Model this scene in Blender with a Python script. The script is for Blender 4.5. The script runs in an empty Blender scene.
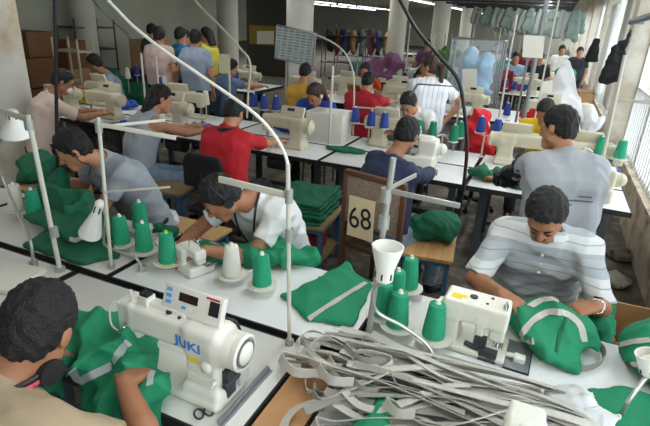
import bpy, bmesh, math, random
import numpy as np
from mathutils import Vector, Matrix, Euler
from mathutils.bvhtree import BVHTree
S = bpy.context.scene
C = S.collection
PI = math.pi
# ------------------------------------------------------------------ camera
F_PX, PITCH, ROLL, YAW, CAM_Z = 491.5, 0.3788, 0.0494, 0.4038, 1.95
cp, sp, cr, sr = math.cos(PITCH), math.sin(PITCH), math.cos(ROLL), math.sin(ROLL)
_f = np.array([0, cp, -sp]); _r = np.array([1., 0, 0]); _u = np.array([0, sp, cp])
_r2 = cr*_r + sr*_u; _u2 = -sr*_r + cr*_u
_Z = np.array([[math.cos(YAW), -math.sin(YAW), 0], [math.sin(YAW), math.cos(YAW), 0], [0, 0, 1]])
CAM_R = np.stack([_Z@_r2, _Z@_u2, _Z@(-_f)], 1)
cam_data = bpy.data.cameras.new('camera'); cam = bpy.data.objects.new('camera', cam_data); C.objects.link(cam)
cam.matrix_world = Matrix.Translation((0, 0, CAM_Z)) @ Matrix(CAM_R.tolist()).to_4x4()
cam_data.sensor_width = 36; cam_data.lens = F_PX*36/650; cam_data.clip_start = .05; cam_data.clip_end = 200
S.camera = cam
def at(px, py, z):
    """room point at height z under a photo pixel"""
    d = CAM_R @ np.array([(px-325)/F_PX, -(py-213)/F_PX, -1.])
    t = (z-CAM_Z)/d[2]
    return Vector((d[0]*t, d[1]*t, z))
def aty(px, py, y):
    d = CAM_R @ np.array([(px-325)/F_PX, -(py-213)/F_PX, -1.])
    t = y/d[1]
    return Vector((d[0]*t, y, CAM_Z+d[2]*t))
# ------------------------------------------------------------------ world, lights, exposure
S.view_settings.view_transform = 'Standard'; S.view_settings.look = 'None'
S.view_settings.gamma = 1; S.view_settings.use_curve_mapping = False
S.view_settings.exposure = -0.85
W = bpy.data.worlds.new('overcast'); S.world = W; W.use_nodes = True
bg = W.node_tree.nodes['Background']; bg.inputs[0].default_value = (.93, .97, 1, 1); bg.inputs[1].default_value = 8.5
def area(name, loc, rot, sx, sy, power, col=(1, 1, 1), portal=False):
    l = bpy.data.lights.new(name, 'AREA'); l.shape = 'RECTANGLE'; l.size = sx; l.size_y = sy; l.energy = power; l.color = col
    o = bpy.data.objects.new(name, l); C.objects.link(o); o.location = loc; o.rotation_euler = rot
    if portal: l.cycles.is_portal = True
    return o
WIN_Y = [-2.7, 2.5, 7.7, 12.9, 18.1, 23.3, 28.5, 33.7, 38.9, 44.1]      # pilasters along the window wall
for a_, b_ in zip(WIN_Y[:-1], WIN_Y[1:]):
    if a_ < 38: area('window_daylight_portal', (1.12, (a_+b_)/2+.2, 1.62), (0, PI/2, 0), 2.1, b_-a_-.45, 0, portal=True)
# ------------------------------------------------------------------ helpers
def lin(h):
    if isinstance(h, str):
        h = h.lstrip('#'); v = [int(h[i:i+2], 16)/255 for i in (0, 2, 4)]
        return tuple((c/12.92 if c <= .04045 else ((c+.055)/1.055)**2.4) for c in v)
    return h
_mats = {}
def M(name, col='#808080', rough=.6, metal=0, var=0, vscale=8, bump=0, bscale=200, emit=0, alpha=1, dirt=None, dscale=3, trans=0):
    if name in _mats: return _mats[name]
    m = bpy.data.materials.new(name); m.use_nodes = True; _mats[name] = m
    N = m.node_tree.nodes; L = m.node_tree.links; b = N['Principled BSDF']
    c = lin(col); b.inputs['Base Color'].default_value = (*c, 1); b.inputs['Roughness'].default_value = rough; b.inputs['Metallic'].default_value = metal
    tc = N.new('ShaderNodeTexCoord')
    if var or dirt:
        nz = N.new('ShaderNodeTexNoise'); nz.inputs['Scale'].default_value = vscale; nz.inputs['Detail'].default_value = 5
        L.new(tc.outputs['Object'], nz.inputs['Vector'])
        r = N.new('ShaderNodeValToRGB'); L.new(nz.outputs['Fac'], r.inputs[0])
        r.color_ramp.elements[0].position = .3; r.color_ramp.elements[1].position = .7
        r.color_ramp.elements[0].color = (*[x*(1-var) for x in c], 1); r.color_ramp.elements[1].color = (*[min(1, x*(1+var)) for x in c], 1)
        last = r.outputs[0]
        if dirt:
            n2 = N.new('ShaderNodeTexNoise'); n2.inputs['Scale'].default_value = dscale; n2.inputs['Detail'].default_value = 8; n2.inputs['Roughness'].default_value = .65
            L.new(tc.outputs['Object'], n2.inputs['Vector'])
            r2 = N.new('ShaderNodeValToRGB'); L.new(n2.outputs['Fac'], r2.inputs[0]); r2.color_ramp.elements[0].position = .48; r2.color_ramp.elements[1].position = .66
            mx = N.new('ShaderNodeMix'); mx.data_type = 'RGBA'; L.new(r2.outputs[0], mx.inputs[0]); L.new(last, mx.inputs[6]); mx.inputs[7].default_value = (*lin(dirt), 1)
            last = mx.outputs[2]
        L.new(last, b.inputs['Base Color'])
    if bump:
        nb = N.new('ShaderNodeTexNoise'); nb.inputs['Scale'].default_value = bscale; nb.inputs['Detail'].default_value = 3
        L.new(tc.outputs['Object'], nb.inputs['Vector'])
        bp = N.new('ShaderNodeBump'); bp.inputs['Strength'].default_value = bump; bp.inputs['Distance'].default_value = .01
        L.new(nb.outputs['Fac'], bp.inputs['Height']); L.new(bp.outputs[0], b.inputs['Normal'])
    if emit: b.inputs['Emission Color'].default_value = (*c, 1); b.inputs['Emission Strength'].default_value = emit
    if alpha < 1: b.inputs['Alpha'].default_value = alpha
    if trans: b.inputs['Transmission Weight'].default_value = trans
    return m
def stripes(name, bands, rough=.8, scale=1., axis=2, wob=.0, base='#ffffff'):
    """cloth woven in bands: list of (position 0..1, colour) repeated every `scale` metres along an object axis"""
    m = bpy.data.materials.new(name); m.use_nodes = True; _mats[name] = m
    N = m.node_tree.nodes; L = m.node_tree.links; b = N['Principled BSDF']; b.inputs['Roughness'].default_value = rough
    tc = N.new('ShaderNodeTexCoord'); sx = N.new('ShaderNodeSeparateXYZ'); L.new(tc.outputs['Object'], sx.inputs[0])
    mu = N.new('ShaderNodeMath'); mu.operation = 'MULTIPLY'; mu.inputs[1].default_value = 1/scale; L.new(sx.outputs[axis], mu.inputs[0])
    if wob:
        nz = N.new('ShaderNodeTexNoise'); nz.inputs['Scale'].default_value = 6; L.new(tc.outputs['Object'], nz.inputs['Vector'])
        ma = N.new('ShaderNodeMath'); ma.operation = 'MULTIPLY_ADD'; ma.inputs[1].default_value = wob; L.new(nz.outputs['Fac'], ma.inputs[0]); L.new(mu.outputs[0], ma.inputs[2]); mu = ma
    fr = N.new('ShaderNodeMath'); fr.operation = 'FRACT'; L.new(mu.outputs[0], fr.inputs[0])
    r = N.new('ShaderNodeValToRGB'); r.color_ramp.interpolation = 'CONSTANT'; L.new(fr.outputs[0], r.inputs[0])
    r.color_ramp.elements[0].position = bands[0][0]; r.color_ramp.elements[0].color = (*lin(bands[0][1]), 1)
    r.color_ramp.elements[1].position = bands[1][0]; r.color_ramp.elements[1].color = (*lin(bands[1][1]), 1)
    for p, c in bands[2:]:
        e = r.color_ramp.elements.new(p); e.color = (*lin(c), 1)
    L.new(r.outputs[0], b.inputs['Base Color'])
    return m
def V(*a): return Vector(a)
class MB:
    def __init__(s): s.v = []; s.f = []
    def add(s, vs, fs, T=None):
        n = len(s.v)
        s.v += [tuple(T @ Vector(p)) if T else tuple(p) for p in vs]
        s.f += [tuple(i+n for i in f) for f in fs]; return s
    def box(s, c, d, T=None, taper=1, R=None):
        x, y, z = d[0]/2, d[1]/2, d[2]/2; t = taper
        vs = [(-x, -y, -z), (x, -y, -z), (x, y, -z), (-x, y, -z), (-x*t, -y*t, z), (x*t, -y*t, z), (x*t, y*t, z), (-x*t, y*t, z)]
        A = Matrix.Translation(c)
        if R is not None: A = A @ Euler(R).to_matrix().to_4x4()
        if T: A = T @ A
        return s.add(vs, [(0, 3, 2, 1), (4, 5, 6, 7), (0, 1, 5, 4), (1, 2, 6, 5), (2, 3, 7, 6), (3, 0, 4, 7)], A)
    def b2(s, lo, hi, T=None):
        return s.box([(lo[i]+hi[i])/2 for i in range(3)], [hi[i]-lo[i] for i in range(3)], T)
    def cyl(s, a, b, r0, r1=None, n=14, T=None):
        r1 = r0 if r1 is None else r1
        a = Vector(a); b = Vector(b); d = (b-a).normalized()
        u = d.orthogonal().normalized(); w = d.cross(u); vs = []
        for p, r in ((a, r0), (b, r1)):
            vs += [p+(u*math.cos(2*PI*i/n)+w*math.sin(2*PI*i/n))*r for i in range(n)]
        fs = [(i, (i+1) % n, n+(i+1) % n, n+i) for i in range(n)]+[tuple(range(n-1, -1, -1)), tuple(range(n, 2*n))]
        return s.add(vs, fs, T)
    def tube(s, pts, r, n=8, T=None):
        pts = [Vector(p) for p in pts]; k = len(pts); vs = []; u = None
        for i, p in enumerate(pts):
            d = (pts[min(i+1, k-1)]-pts[max(i-1, 0)]).normalized()
            u = d.orthogonal().normalized() if u is None else (u-d*u.dot(d)).normalized()
            w = d.cross(u); rr = r[i] if isinstance(r, (list, tuple)) else r
            vs += [p+(u*math.cos(2*PI*j/n)+w*math.sin(2*PI*j/n))*rr for j in range(n)]
        fs = [(i*n+j, i*n+(j+1) % n, (i+1)*n+(j+1) % n, (i+1)*n+j) for i in range(k-1) for j in range(n)]
        fs += [tuple(range(n-1, -1, -1)), tuple(range((k-1)*n, k*n))]
        return s.add(vs, fs, T)
    def lathe(s, prof, n=24, T=None):
        """profile of (r, z), closed at both ends on the axis when r is 0"""
        vs = []
        for r, z in prof: vs += [(r*math.cos(2*PI*i/n), r*math.sin(2*PI*i/n), z) for i in range(n)]
        k = len(prof)
        fs = [(i*n+j, i*n+(j+1) % n, (i+1)*n+(j+1) % n, (i+1)*n+j) for i in range(k-1) for j in range(n)]
        if prof[0][0] > 1e-5: fs.append(tuple(range(n-1, -1, -1)))
        if prof[-1][0] > 1e-5: fs.append(tuple(range((k-1)*n, k*n)))
        return s.add(vs, fs, T)
    def ribbon(s, pts, wdir, w, t, T=None):
        """flat strap: pts centre line, wdir list of width directions"""
        vs = []; k = len(pts)
        for i, p in enumerate(pts):
            p = Vector(p); d = (Vector(pts[min(i+1, k-1)])-Vector(pts[max(i-1, 0)])).normalized()
            a = Vector(wdir[i]); a = (a-d*a.dot(d)).normalized(); nrm = d.cross(a)
            vs += [p+a*w/2+nrm*t/2, p-a*w/2+nrm*t/2, p-a*w/2-nrm*t/2, p+a*w/2-nrm*t/2]
        fs = []
        for i in range(k-1):
            for j in range(4): fs.append((i*4+j, i*4+(j+1) % 4, i*4+4+(j+1) % 4, i*4+4+j))
        fs += [(3, 2, 1, 0), tuple((k-1)*4+j for j in range(4))]
        return s.add(vs, fs, T)
    def prism(s, out, z0, z1, T=None):
        n = len(out)
        vs = [(x, y, z0) for x, y in out]+[(x, y, z1) for x, y in out]
        fs = [(i, (i+1) % n, n+(i+1) % n, n+i) for i in range(n)]+[tuple(range(n-1, -1, -1)), tuple(range(n, 2*n))]
        return s.add(vs, fs, T)
    def mesh(s, name, m, bevel=0, smooth=35, org=None):
        v = s.v if org is None else [(a-org[0], b-org[1], c-org[2]) for a, b, c in s.v]
        me = bpy.data.meshes.new(name); me.from_pydata(v, [], s.f)
        bm = bmesh.new(); bm.from_mesh(me)
        bmesh.ops.remove_doubles(bm, verts=bm.verts, dist=1e-6)
        bmesh.ops.recalc_face_normals(bm, faces=bm.faces)
        if bevel:
            es = [e for e in bm.edges if len(e.link_faces) == 2 and e.calc_face_angle(0) > .6]
            bmesh.ops.bevel(bm, geom=es, offset=bevel, segments=2, affect='EDGES', profile=.6, clamp_overlap=True)
        bm.to_mesh(me); bm.free()
        if smooth:
            me.polygons.foreach_set('use_smooth', [True]*len(me.polygons)); me.set_sharp_from_angle(angle=math.radians(smooth))
        me.materials.append(m); return me
def link(name, me, parent=None, loc=None, rot=None):
    o = bpy.data.objects.new(name, me); C.objects.link(o)
    if parent: o.parent = parent
    if loc is not None: o.location = loc
    if rot is not None: o.rotation_euler = rot
    return o
def part(name, mb, m, parent, bevel=0, smooth=35, label=None):
    o = link(name, mb.mesh(name, m, bevel, smooth), parent)
    if label: o['label'] = label
    return o
def tag(o, label, cat, group=None, kind=None):
    o['label'] = label; o['category'] = cat
    if group: o['group'] = group
    if kind: o['kind'] = kind
    return o
def thing(name, label, cat, loc=(0, 0, 0), rz=0, group=None):
    o = bpy.data.objects.new(name, None); C.objects.link(o); o.location = loc; o.rotation_euler = (0, 0, rz)
    return tag(o, label, cat, group)
def solid(name, mb, m, label, cat, org, group=None, bevel=0, smooth=35, kind=None):
    o = link(name, mb.mesh(name, m, bevel, smooth, org), None, org); return tag(o, label, cat, group, kind)
def struct(name, mb, m, bevel=0, label=None, parent=None, smooth=35):
    o = link(name, mb.mesh(name, m, bevel, smooth), parent)
    if not parent: o['kind'] = 'structure'
    if label: o['label'] = label
    return o
def dup(root, loc, rz=0, label=None, group=None):
    def cpy(o, par):
        c = o.copy(); C.objects.link(c)
        if par: c.parent = par
        for ch in o.children: cpy(ch, c)
        return c
    r = cpy(root, None); r.location = loc; r.rotation_euler = (0, 0, rz)
    if label: r['label'] = label
    if group: r['group'] = group
    return r
def text_mesh(name, body, size, ext, m, parent, loc, rot, bold=0, shear=0, label=None, sx=1):
    cu = bpy.data.curves.new(name, 'FONT'); cu.body = body; cu.size = size; cu.extrude = ext; cu.align_x = 'CENTER'; cu.align_y = 'CENTER'; cu.offset = bold; cu.shear = shear
    t = bpy.data.objects.new(name+'_t', cu); C.objects.link(t)
    dg = bpy.context.evaluated_depsgraph_get(); me = bpy.data.meshes.new_from_object(t.evaluated_get(dg))
    bpy.data.objects.remove(t); bpy.data.curves.remove(cu)
    me.materials.clear(); me.materials.append(m); me.name = name
    o = link(name, me, parent, loc, rot); o.scale = (sx, 1, 1)
    if label: o['label'] = label
    return o
def curve(pts, n=40):
    """Catmull-Rom through points"""
    P = [Vector(p) for p in pts]; P = [P[0]*2-P[1]]+P+[P[-1]*2-P[-2]]; out = []
    k = len(P)-3
    for i in range(n+1):
        u = i/n*k; j = min(int(u), k-1); t = u-j; a, b, c, d = P[j:j+4]
        out.append(.5*((2*b)+(c-a)*t+(2*a-5*b+4*c-d)*t*t+(3*b-a-3*c+d)*t**3))
    return out
# ------------------------------------------------------------------ implicit surfaces (bodies, cloth, castings)
class Field:
    def __init__(s, res): s.res = res; s.ops = []; s.post = []; s.lo = np.full(3, 1e9); s.hi = np.full(3, -1e9)
    def _add(s, fn, lo, hi, k, op):
        s.ops.append((fn, np.array(lo)-k-2*s.res, np.array(hi)+k+2*s.res, k, op))
        if op == 'add': s.lo = np.minimum(s.lo, lo); s.hi = np.maximum(s.hi, hi)
    def cone(s, a, b, ra, rb=None, k=.015, op='add', flat=False):
        rb = ra if rb is None else rb; a = np.array(a, float); b = np.array(b, float); ab = b-a; l2 = max(ab@ab, 1e-9); ln = math.sqrt(l2)
        def fn(x, y, z):
            px, py, pz = x-a[0], y-a[1], z-a[2]
            t = (px*ab[0]+py*ab[1]+pz*ab[2])/l2; tc = np.clip(t, 0, 1)
            d = np.sqrt((px-tc*ab[0])**2+(py-tc*ab[1])**2+(pz-tc*ab[2])**2)-(ra+(rb-ra)*tc)
            return np.maximum(d, (t-1)*ln) if flat else d
        r = max(ra, rb); s._add(fn, np.minimum(a, b)-r, np.maximum(a, b)+r, k, op); return s
    def slab(s, a, b, wa, wb, ra, rb, lat, k=.03, op='add'):
        """spine a-b with half-width wa..wb along lat and radius ra..rb"""
        a = np.array(a, float); b = np.array(b, float); ab = b-a; l2 = max(ab@ab, 1e-9); lat = np.array(lat, float); lat /= np.linalg.norm(lat)
        def fn(x, y, z):
            px, py, pz = x-a[0], y-a[1], z-a[2]
            t = np.clip((px*ab[0]+py*ab[1]+pz*ab[2])/l2, 0, 1)
            qx, qy, qz = px-t*ab[0], py-t*ab[1], pz-t*ab[2]; w = wa+(wb-wa)*t
            m = np.clip(qx*lat[0]+qy*lat[1]+qz*lat[2], -w, w)
            return np.sqrt((qx-m*lat[0])**2+(qy-m*lat[1])**2+(qz-m*lat[2])**2)-(ra+(rb-ra)*t)
        r = max(ra, rb)+max(wa, wb); s._add(fn, np.minimum(a, b)-r, np.maximum(a, b)+r, k, op); return s
    def ell(s, c, r, ax=None, k=.02, op='add'):
        c = np.array(c, float); r = np.array(r, float); ax = np.eye(3) if ax is None else np.array(ax, float)
        def fn(x, y, z):
            p = [(x-c[0])*ax[i][0]+(y-c[1])*ax[i][1]+(z-c[2])*ax[i][2] for i in range(3)]
            k0 = np.sqrt(sum((p[i]/r[i])**2 for i in range(3))); k1 = np.sqrt(sum((p[i]/r[i]**2)**2 for i in range(3)))
            return np.where(k1 < 1e-6, -r.min(), k0*(k0-1)/np.maximum(k1, 1e-6))
        m = r.max(); s._add(fn, c-m, c+m, k, op); return s
    def rbox(s, c, h, rad=.01, ax=None, k=.01, op='add'):
        c = np.array(c, float); h = np.array(h, float)-rad; ax = np.eye(3) if ax is None else np.array(ax, float)
        def fn(x, y, z):
            q = [np.abs((x-c[0])*ax[i][0]+(y-c[1])*ax[i][1]+(z-c[2])*ax[i][2])-h[i] for i in range(3)]
            o = np.sqrt(sum(np.maximum(v, 0)**2 for v in q)); return o+np.minimum(np.maximum(np.maximum(q[0], q[1]), q[2]), 0)-rad
        m = np.abs(ax).T @ (h+rad); s._add(fn, c-m, c+m, k, op); return s
    def custom(s, fn, op='int', k=.006): s.post.append((fn, op, k)); return s
    def cut(s, p, n, k=.004):
        """keep the side of the plane where (q-p).n < 0"""
        p = np.array(p, float); n = np.array(n, float); n /= np.linalg.norm(n)
        return s.custom(lambda x, y, z: (x-p[0])*n[0]+(y-p[1])*n[1]+(z-p[2])*n[2], 'int', k)
    def folds(s, amp, freq, seed=0, ridge=True):
        rg = np.random.RandomState(seed); D = rg.randn(7, 3); D /= np.linalg.norm(D, axis=1)[:, None]; ph = rg.rand(7)*6.28; fr = freq*(.6+.9*rg.rand(7))
        def fn(x, y, z):
            w = .6*np.sin(fr[5]*.5*(D[5][0]*x+D[5][1]*y+D[5][2]*z)+ph[5])+.6*np.sin(fr[6]*.5*(D[6][0]*x+D[6][1]*y+D[6][2]*z)+ph[6])
            o = 0
            for i in range(5):
                q = np.sin(fr[i]*(D[i][0]*x+D[i][1]*y+D[i][2]*z)+ph[i]+1.7*w)
                o = o+(np.abs(q)-.6 if ridge else q*.6)
            return o*amp*.9
        return s.custom(fn, 'disp')
    def build(s):
        pad = 4*s.res; lo = s.lo-pad; n = np.ceil((s.hi+pad-lo)/s.res).astype(int)+1
        G = [lo[i]+np.arange(n[i])*s.res for i in range(3)]
        Fd = np.full(n, .5, np.float32)
        for fn, l, h, k, op in s.ops:
            i0 = np.clip(((l-lo)/s.res).astype(int), 0, n); i1 = np.clip(np.ceil((h-lo)/s.res).astype(int)+1, 0, n)
            if (i1 <= i0).any(): continue
            sl = tuple(slice(a, b) for a, b in zip(i0, i1))
            d = fn(G[0][sl[0]][:, None, None], G[1][sl[1]][None, :, None], G[2][sl[2]][None, None, :]).astype(np.float32)
            e = Fd[sl]
            if op == 'add':
                hh = np.maximum(k-np.abs(e-d), 0)/max(k, 1e-6); Fd[sl] = np.minimum(e, d)-hh*hh*k*.25
            else:
                d = -d; hh = np.maximum(k-np.abs(e-d), 0)/max(k, 1e-6); Fd[sl] = np.maximum(e, d)+hh*hh*k*.25
        X, Y, Zg = G[0][:, None, None], G[1][None, :, None], G[2][None, None, :]
        for fn, op, k in s.post:
            d = fn(X, Y, Zg)
            if op == 'disp': Fd = Fd+d
            else:
                hh = np.maximum(k-np.abs(Fd-d), 0)/k; Fd = np.maximum(Fd, d)+hh*hh*k*.25
        return nets(Fd.astype(np.float32), lo, s.res)
def nets(Fd, lo, res):
    ins = Fd < 0; nx, ny, nz = Fd.shape
    acc = np.zeros((nx-1, ny-1, nz-1, 3), np.float32); cnt = np.zeros((nx-1, ny-1, nz-1), np.float32)
    cs = lambda a, o: a[o[0]:o[0]+nx-1, o[1]:o[1]+ny-1, o[2]:o[2]+nz-1]
    allc = [(i, j, k) for i in (0, 1) for j in (0, 1) for k in (0, 1)]
    tot = sum(cs(ins, o).astype(np.int8) for o in allc); act = (tot > 0) & (tot < 8)
    idx = np.argwhere(act)
    vals = {o: Fd[idx[:, 0]+o[0], idx[:, 1]+o[1], idx[:, 2]+o[2]] for o in allc}
    P = np.zeros((len(idx), 3)); Cn = np.zeros(len(idx))
    for o in allc:
        for ax in range(3):
            if o[ax] == 0:
                q = list(o); q[ax] = 1; q = tuple(q); a, b = vals[o], vals[q]; m = (a < 0) != (b < 0)
                t = np.where(m, a/np.where(a == b, 1, a-b), 0); pt = np.tile(np.array(o, float), (len(idx), 1)); pt[:, ax] += t
                P += pt*m[:, None]; Cn += m
    P = (idx+P/Cn[:, None])*res+lo
    num = np.full(act.shape, -1, np.int64); num[act] = np.arange(len(idx))
    faces = []
    for ax in range(3):
        b, c = (ax+1) % 3, (ax+2) % 3
        s0 = [slice(None)]*3; s1 = [slice(None)]*3; s0[ax] = slice(0, -1); s1[ax] = slice(1, None)
        ch = ins[tuple(s0)] != ins[tuple(s1)]; e = np.argwhere(ch)
        e = e[(e[:, b] > 0) & (e[:, c] > 0) & (e[:, b] < Fd.shape[b]-1) & (e[:, c] < Fd.shape[c]-1)]
        def gi(db, dc):
            q = e.copy(); q[:, b] -= db; q[:, c] -= dc; return num[q[:, 0], q[:, 1], q[:, 2]]
        f = np.stack([gi(1, 1), gi(0, 1), gi(0, 0), gi(1, 0)], 1)
        fl = ~ins[e[:, 0], e[:, 1], e[:, 2]]; f[fl] = f[fl][:, ::-1]
        faces.append(f)
    return P, np.concatenate(faces)
def fmesh(name, fld, m, org=(0, 0, 0), relax=0):
    P, Q = fld.build(); P = P-np.array(org)
    me = bpy.data.meshes.new(name); me.from_pydata(P.tolist(), [], Q.tolist())
    if relax:
        bm = bmesh.new(); bm.from_mesh(me)
        for _ in range(relax): bmesh.ops.smooth_vert(bm, verts=bm.verts, factor=.5, use_axis_x=True, use_axis_y=True, use_axis_z=True)
        bm.to_mesh(me); bm.free()
    me.polygons.foreach_set('use_smooth', [True]*len(me.polygons)); me.materials.append(m); return me
def fpart(name, fld, m, parent, org=(0, 0, 0), relax=0, label=None):
    o = link(name, fmesh(name, fld, m, org, relax), parent)
    if label: o['label'] = label
    return o
def fsolid(name, fld, m, label, cat, org, group=None, relax=0, kind=None):
    o = link(name, fmesh(name, fld, m, org, relax), None, org); return tag(o, label, cat, group, kind)
def bvh_of(o):
    me = o.data; off = Vector(o.location)
    return BVHTree.FromPolygons([tuple(v.co+off) for v in me.vertices], [tuple(p.vertices) for p in me.polygons])
def atd(px, py, dep):
    d = CAM_R @ np.array([(px-325)/F_PX, -(py-213)/F_PX, -1.]); return V(d[0]*dep, d[1]*dep, CAM_Z+d[2]*dep)
# ================================================================== THE ROOM
m_floor = M('floor_concrete', '#5f574e', .8, var=.25, vscale=3, dirt='#8a8074', dscale=6, bump=.2, bscale=60)
m_wall = M('wall_plaster', '#c9c6ba', .85, var=.06, vscale=2)
m_wallL = M('wall_grey_green', '#a9aa98', .9, var=.08, vscale=1.5)
m_dirty = M('dirty_plaster', '#cfc3ae', .9, var=.12, vscale=5, dirt='#8a745c', dscale=3.2, bump=.4, bscale=40)
m_ceil = M('ceiling_concrete', '#b5b1a2', .9, var=.1, vscale=2)
m_white = M('white_paint', '#e9e8e2', .45)
m_frame = M('window_white_steel', '#e4e6e4', .4)
m_steel = M('grey_steel', '#8b9092', .4, .6)
m_dark = M('dark_steel', '#3a3d40', .5, .3)
m_black = M('black_plastic', '#17181a', .5)
m_glass = bpy.data.materials.new('window_glass'); m_glass.use_nodes = True
_n = m_glass.node_tree.nodes; _l = m_glass.node_tree.links; _n.remove(_n['Principled BSDF'])
_t = _n.new('ShaderNodeBsdfTransparent'); _t.inputs[0].default_value = (.93, .96, .97, 1); _g = _n.new('ShaderNodeBsdfGlossy'); _g.inputs['Roughness'].default_value = .05
_mx = _n.new('ShaderNodeMixShader'); _mx.inputs[0].default_value = .06; _l.new(_t.outputs[0], _mx.inputs[1]); _l.new(_g.outputs[0], _mx.inputs[2]); _l.new(_mx.outputs[0], _n['Material Output'].inputs[0])
Y0, Y1, YA, XL, XA, ZC = -2.8, 44.2, 14.0, -9.3, -22.0, 3.25
b = MB(); b.b2((XA-.2, Y0-.2, -.12), (1.3, Y1+.2, 0)); struct('floor', b, m_floor)
b = MB(); b.b2((XA-.2, Y0-.2, ZC), (1.3, Y1+.2, ZC+.15)); struct('ceiling', b, m_ceil)
b = MB(); b.b2((1.0, Y0, 0), (1.2, Y1, .5)); b.b2((.97, Y0, .5), (1.22, Y1, .54)); struct('wall_right', b, m_dirty)
b = MB(); b.b2((1.0, Y0, 2.7), (1.2, Y1, ZC)); struct('wall_right_upper', b, m_wall)
b = MB(); b.b2((XL-.2, Y0, 0), (XL, YA, ZC)); struct('wall_left', b, m_wallL)
b = MB(); b.b2((XA, YA-.2, 0), (XL-.2, YA, ZC)); struct('wall_annex_front', b, m_wallL)
b = MB(); b.b2((XA-.2, YA-.2, 0), (XA, Y1, ZC)); struct('wall_annex_left', b, m_wallL)
b = MB(); b.b2((XA-.2, Y1, 0), (1.2, Y1+.2, ZC)); struct('wall_far', b, m_wallL)
b = MB(); b.b2((XL-.2, Y0-.2, 0), (1.2, Y0, ZC)); struct('wall_back', b, m_wall)
for i, y in enumerate(WIN_Y):
    if y > Y1-.3: continue
    b = MB(); b.b2((.82, y-.22, 0), (1.22, y+.22, ZC)); struct('trim_%d' % (i+1), b, M('pilaster_paint', '#cfc9bb', .85, var=.08, vscale=2, dirt='#b39f86', dscale=1.5), .01)
    b = MB(); b.b2((XL if y < YA else XA, y-.18, 2.95), (.7, y+.18, ZC)); struct('trim_%d' % (i+30), b, m_ceil, label='concrete ceiling beam')
for i, (a, c) in enumerate(zip(WIN_Y[:-1], WIN_Y[1:])):
    y0, y1 = a+.22, min(c-.22, Y1); 
    if y0 > 39: continue
    wf = MB()
    for z in (.56, 1.28, 2.68): wf.b2((1.05, y0, z-.025), (1.12, y1, z+.025))
    nn = max(2, int((y1-y0)/1.1))
    for k in range(nn+1):
        yy = y0+(y1-y0)*k/nn; wf.b2((1.04, yy-.035, .54), (1.13, yy+.035, 2.7))
    w = struct('window_%d' % (i+1), wf, m_frame)
    b = MB(); b.b2((1.084, y0, .56), (1.09, y1, 2.68)); part('pane', b, m_glass, w)
    b = MB(); n = int((y1-y0)/.13)
    for k in range(1, n):
        yy = y0+(y1-y0)*k/n; b.cyl((1.03, yy, .55), (1.03, yy, 1.28), .011, n=6)
    part('bars', b, m_frame, w)
# pavement and a pale facade across the street
b = MB(); b.b2((1.3, -20, -4.1), (60, 80, -4)); struct('street', b, M('street_asphalt', '#9c9c98', .9, var=.1))
# columns
m_col = M('column_white_paint', '#d8d6cc', .7, var=.05, vscale=2, dirt='#b49a72', dscale=.9)
m_col2 = M('column_cream_paint', '#c4c1b2', .7, var=.06, vscale=2)
for i, (px, py, d, r, mm) in enumerate([(0, 60, 5.2, .235, m_col), (87, 48, 10.2, .235, m_col2), (299, 55, 8.7, .235, m_col), (396, 40, 12.9, .235, m_col2), (440, 30, 13.6, .235, m_col2), (466, 25, 20.5, .24, m_col2), (228, 40, 13.2, .28, m_col2)]):
    p = atd(px, py, d); b = MB(); b.lathe([(r, 0), (r, 2.8), (r+.14, 3.0), (r+.14, ZC)], 28, Matrix.Translation((p.x, p.y, 0))); o = struct('column', b, mm)
# strip lights hung in rows along the benches
m_tube = M('fluorescent_tube', '#f6fbff', .5, emit=9); m_fix = M('fixture_white', '#dcdcd6', .5)
def strip_light(x, y, z, label, group, power):
    t = thing('ceiling_light', label, 'light', (x, y, z), 0, group)
    b = MB(); b.b2((-.06, -1.22, .03), (.06, 1.22, .075)); b.b2((-.012, -.9, .07), (.012, -.88, ZC-z)); b.b2((-.012, .88, .07), (.012, .9, ZC-z)); part('housing', b, m_fix, t)
    for s in (-1, 1):
        b = MB(); b.cyl((s*.032, -1.2, .012), (s*.032, 1.2, .012), .016, n=8); part('tube', b, m_tube, t)
    if power:
        o = area('tube_glow', (0, 0, -.008), (0, 0, 0), .12, 2.3, power, (.98, 1, .98)); o.parent = t
for k in range(14):
    strip_light(-.42, -1.2+k*2.9, 2.62, 'white twin tube light in the ceiling row nearest the windows', 'tube lights in the window-side row', 30 if k < 5 else 60)
for k in range(14):
    strip_light(-4.7, -1.2+k*2.9, 2.6, 'white twin tube light in the ceiling row over the middle of the hall', 'tube lights in the middle row', 24 if k < 5 else 60)
for k in range(8):
    strip_light(-10.9, 15.6+k*2.9, 2.6, 'white twin tube light in the left ceiling rows beyond the columns', 'tube lights in the far left rows', 70)
    strip_light(-13.0, 16.6+k*2.9, 2.6, 'white twin tube light in the left ceiling rows beyond the columns', 'tube lights in the far left rows', 0)
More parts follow.
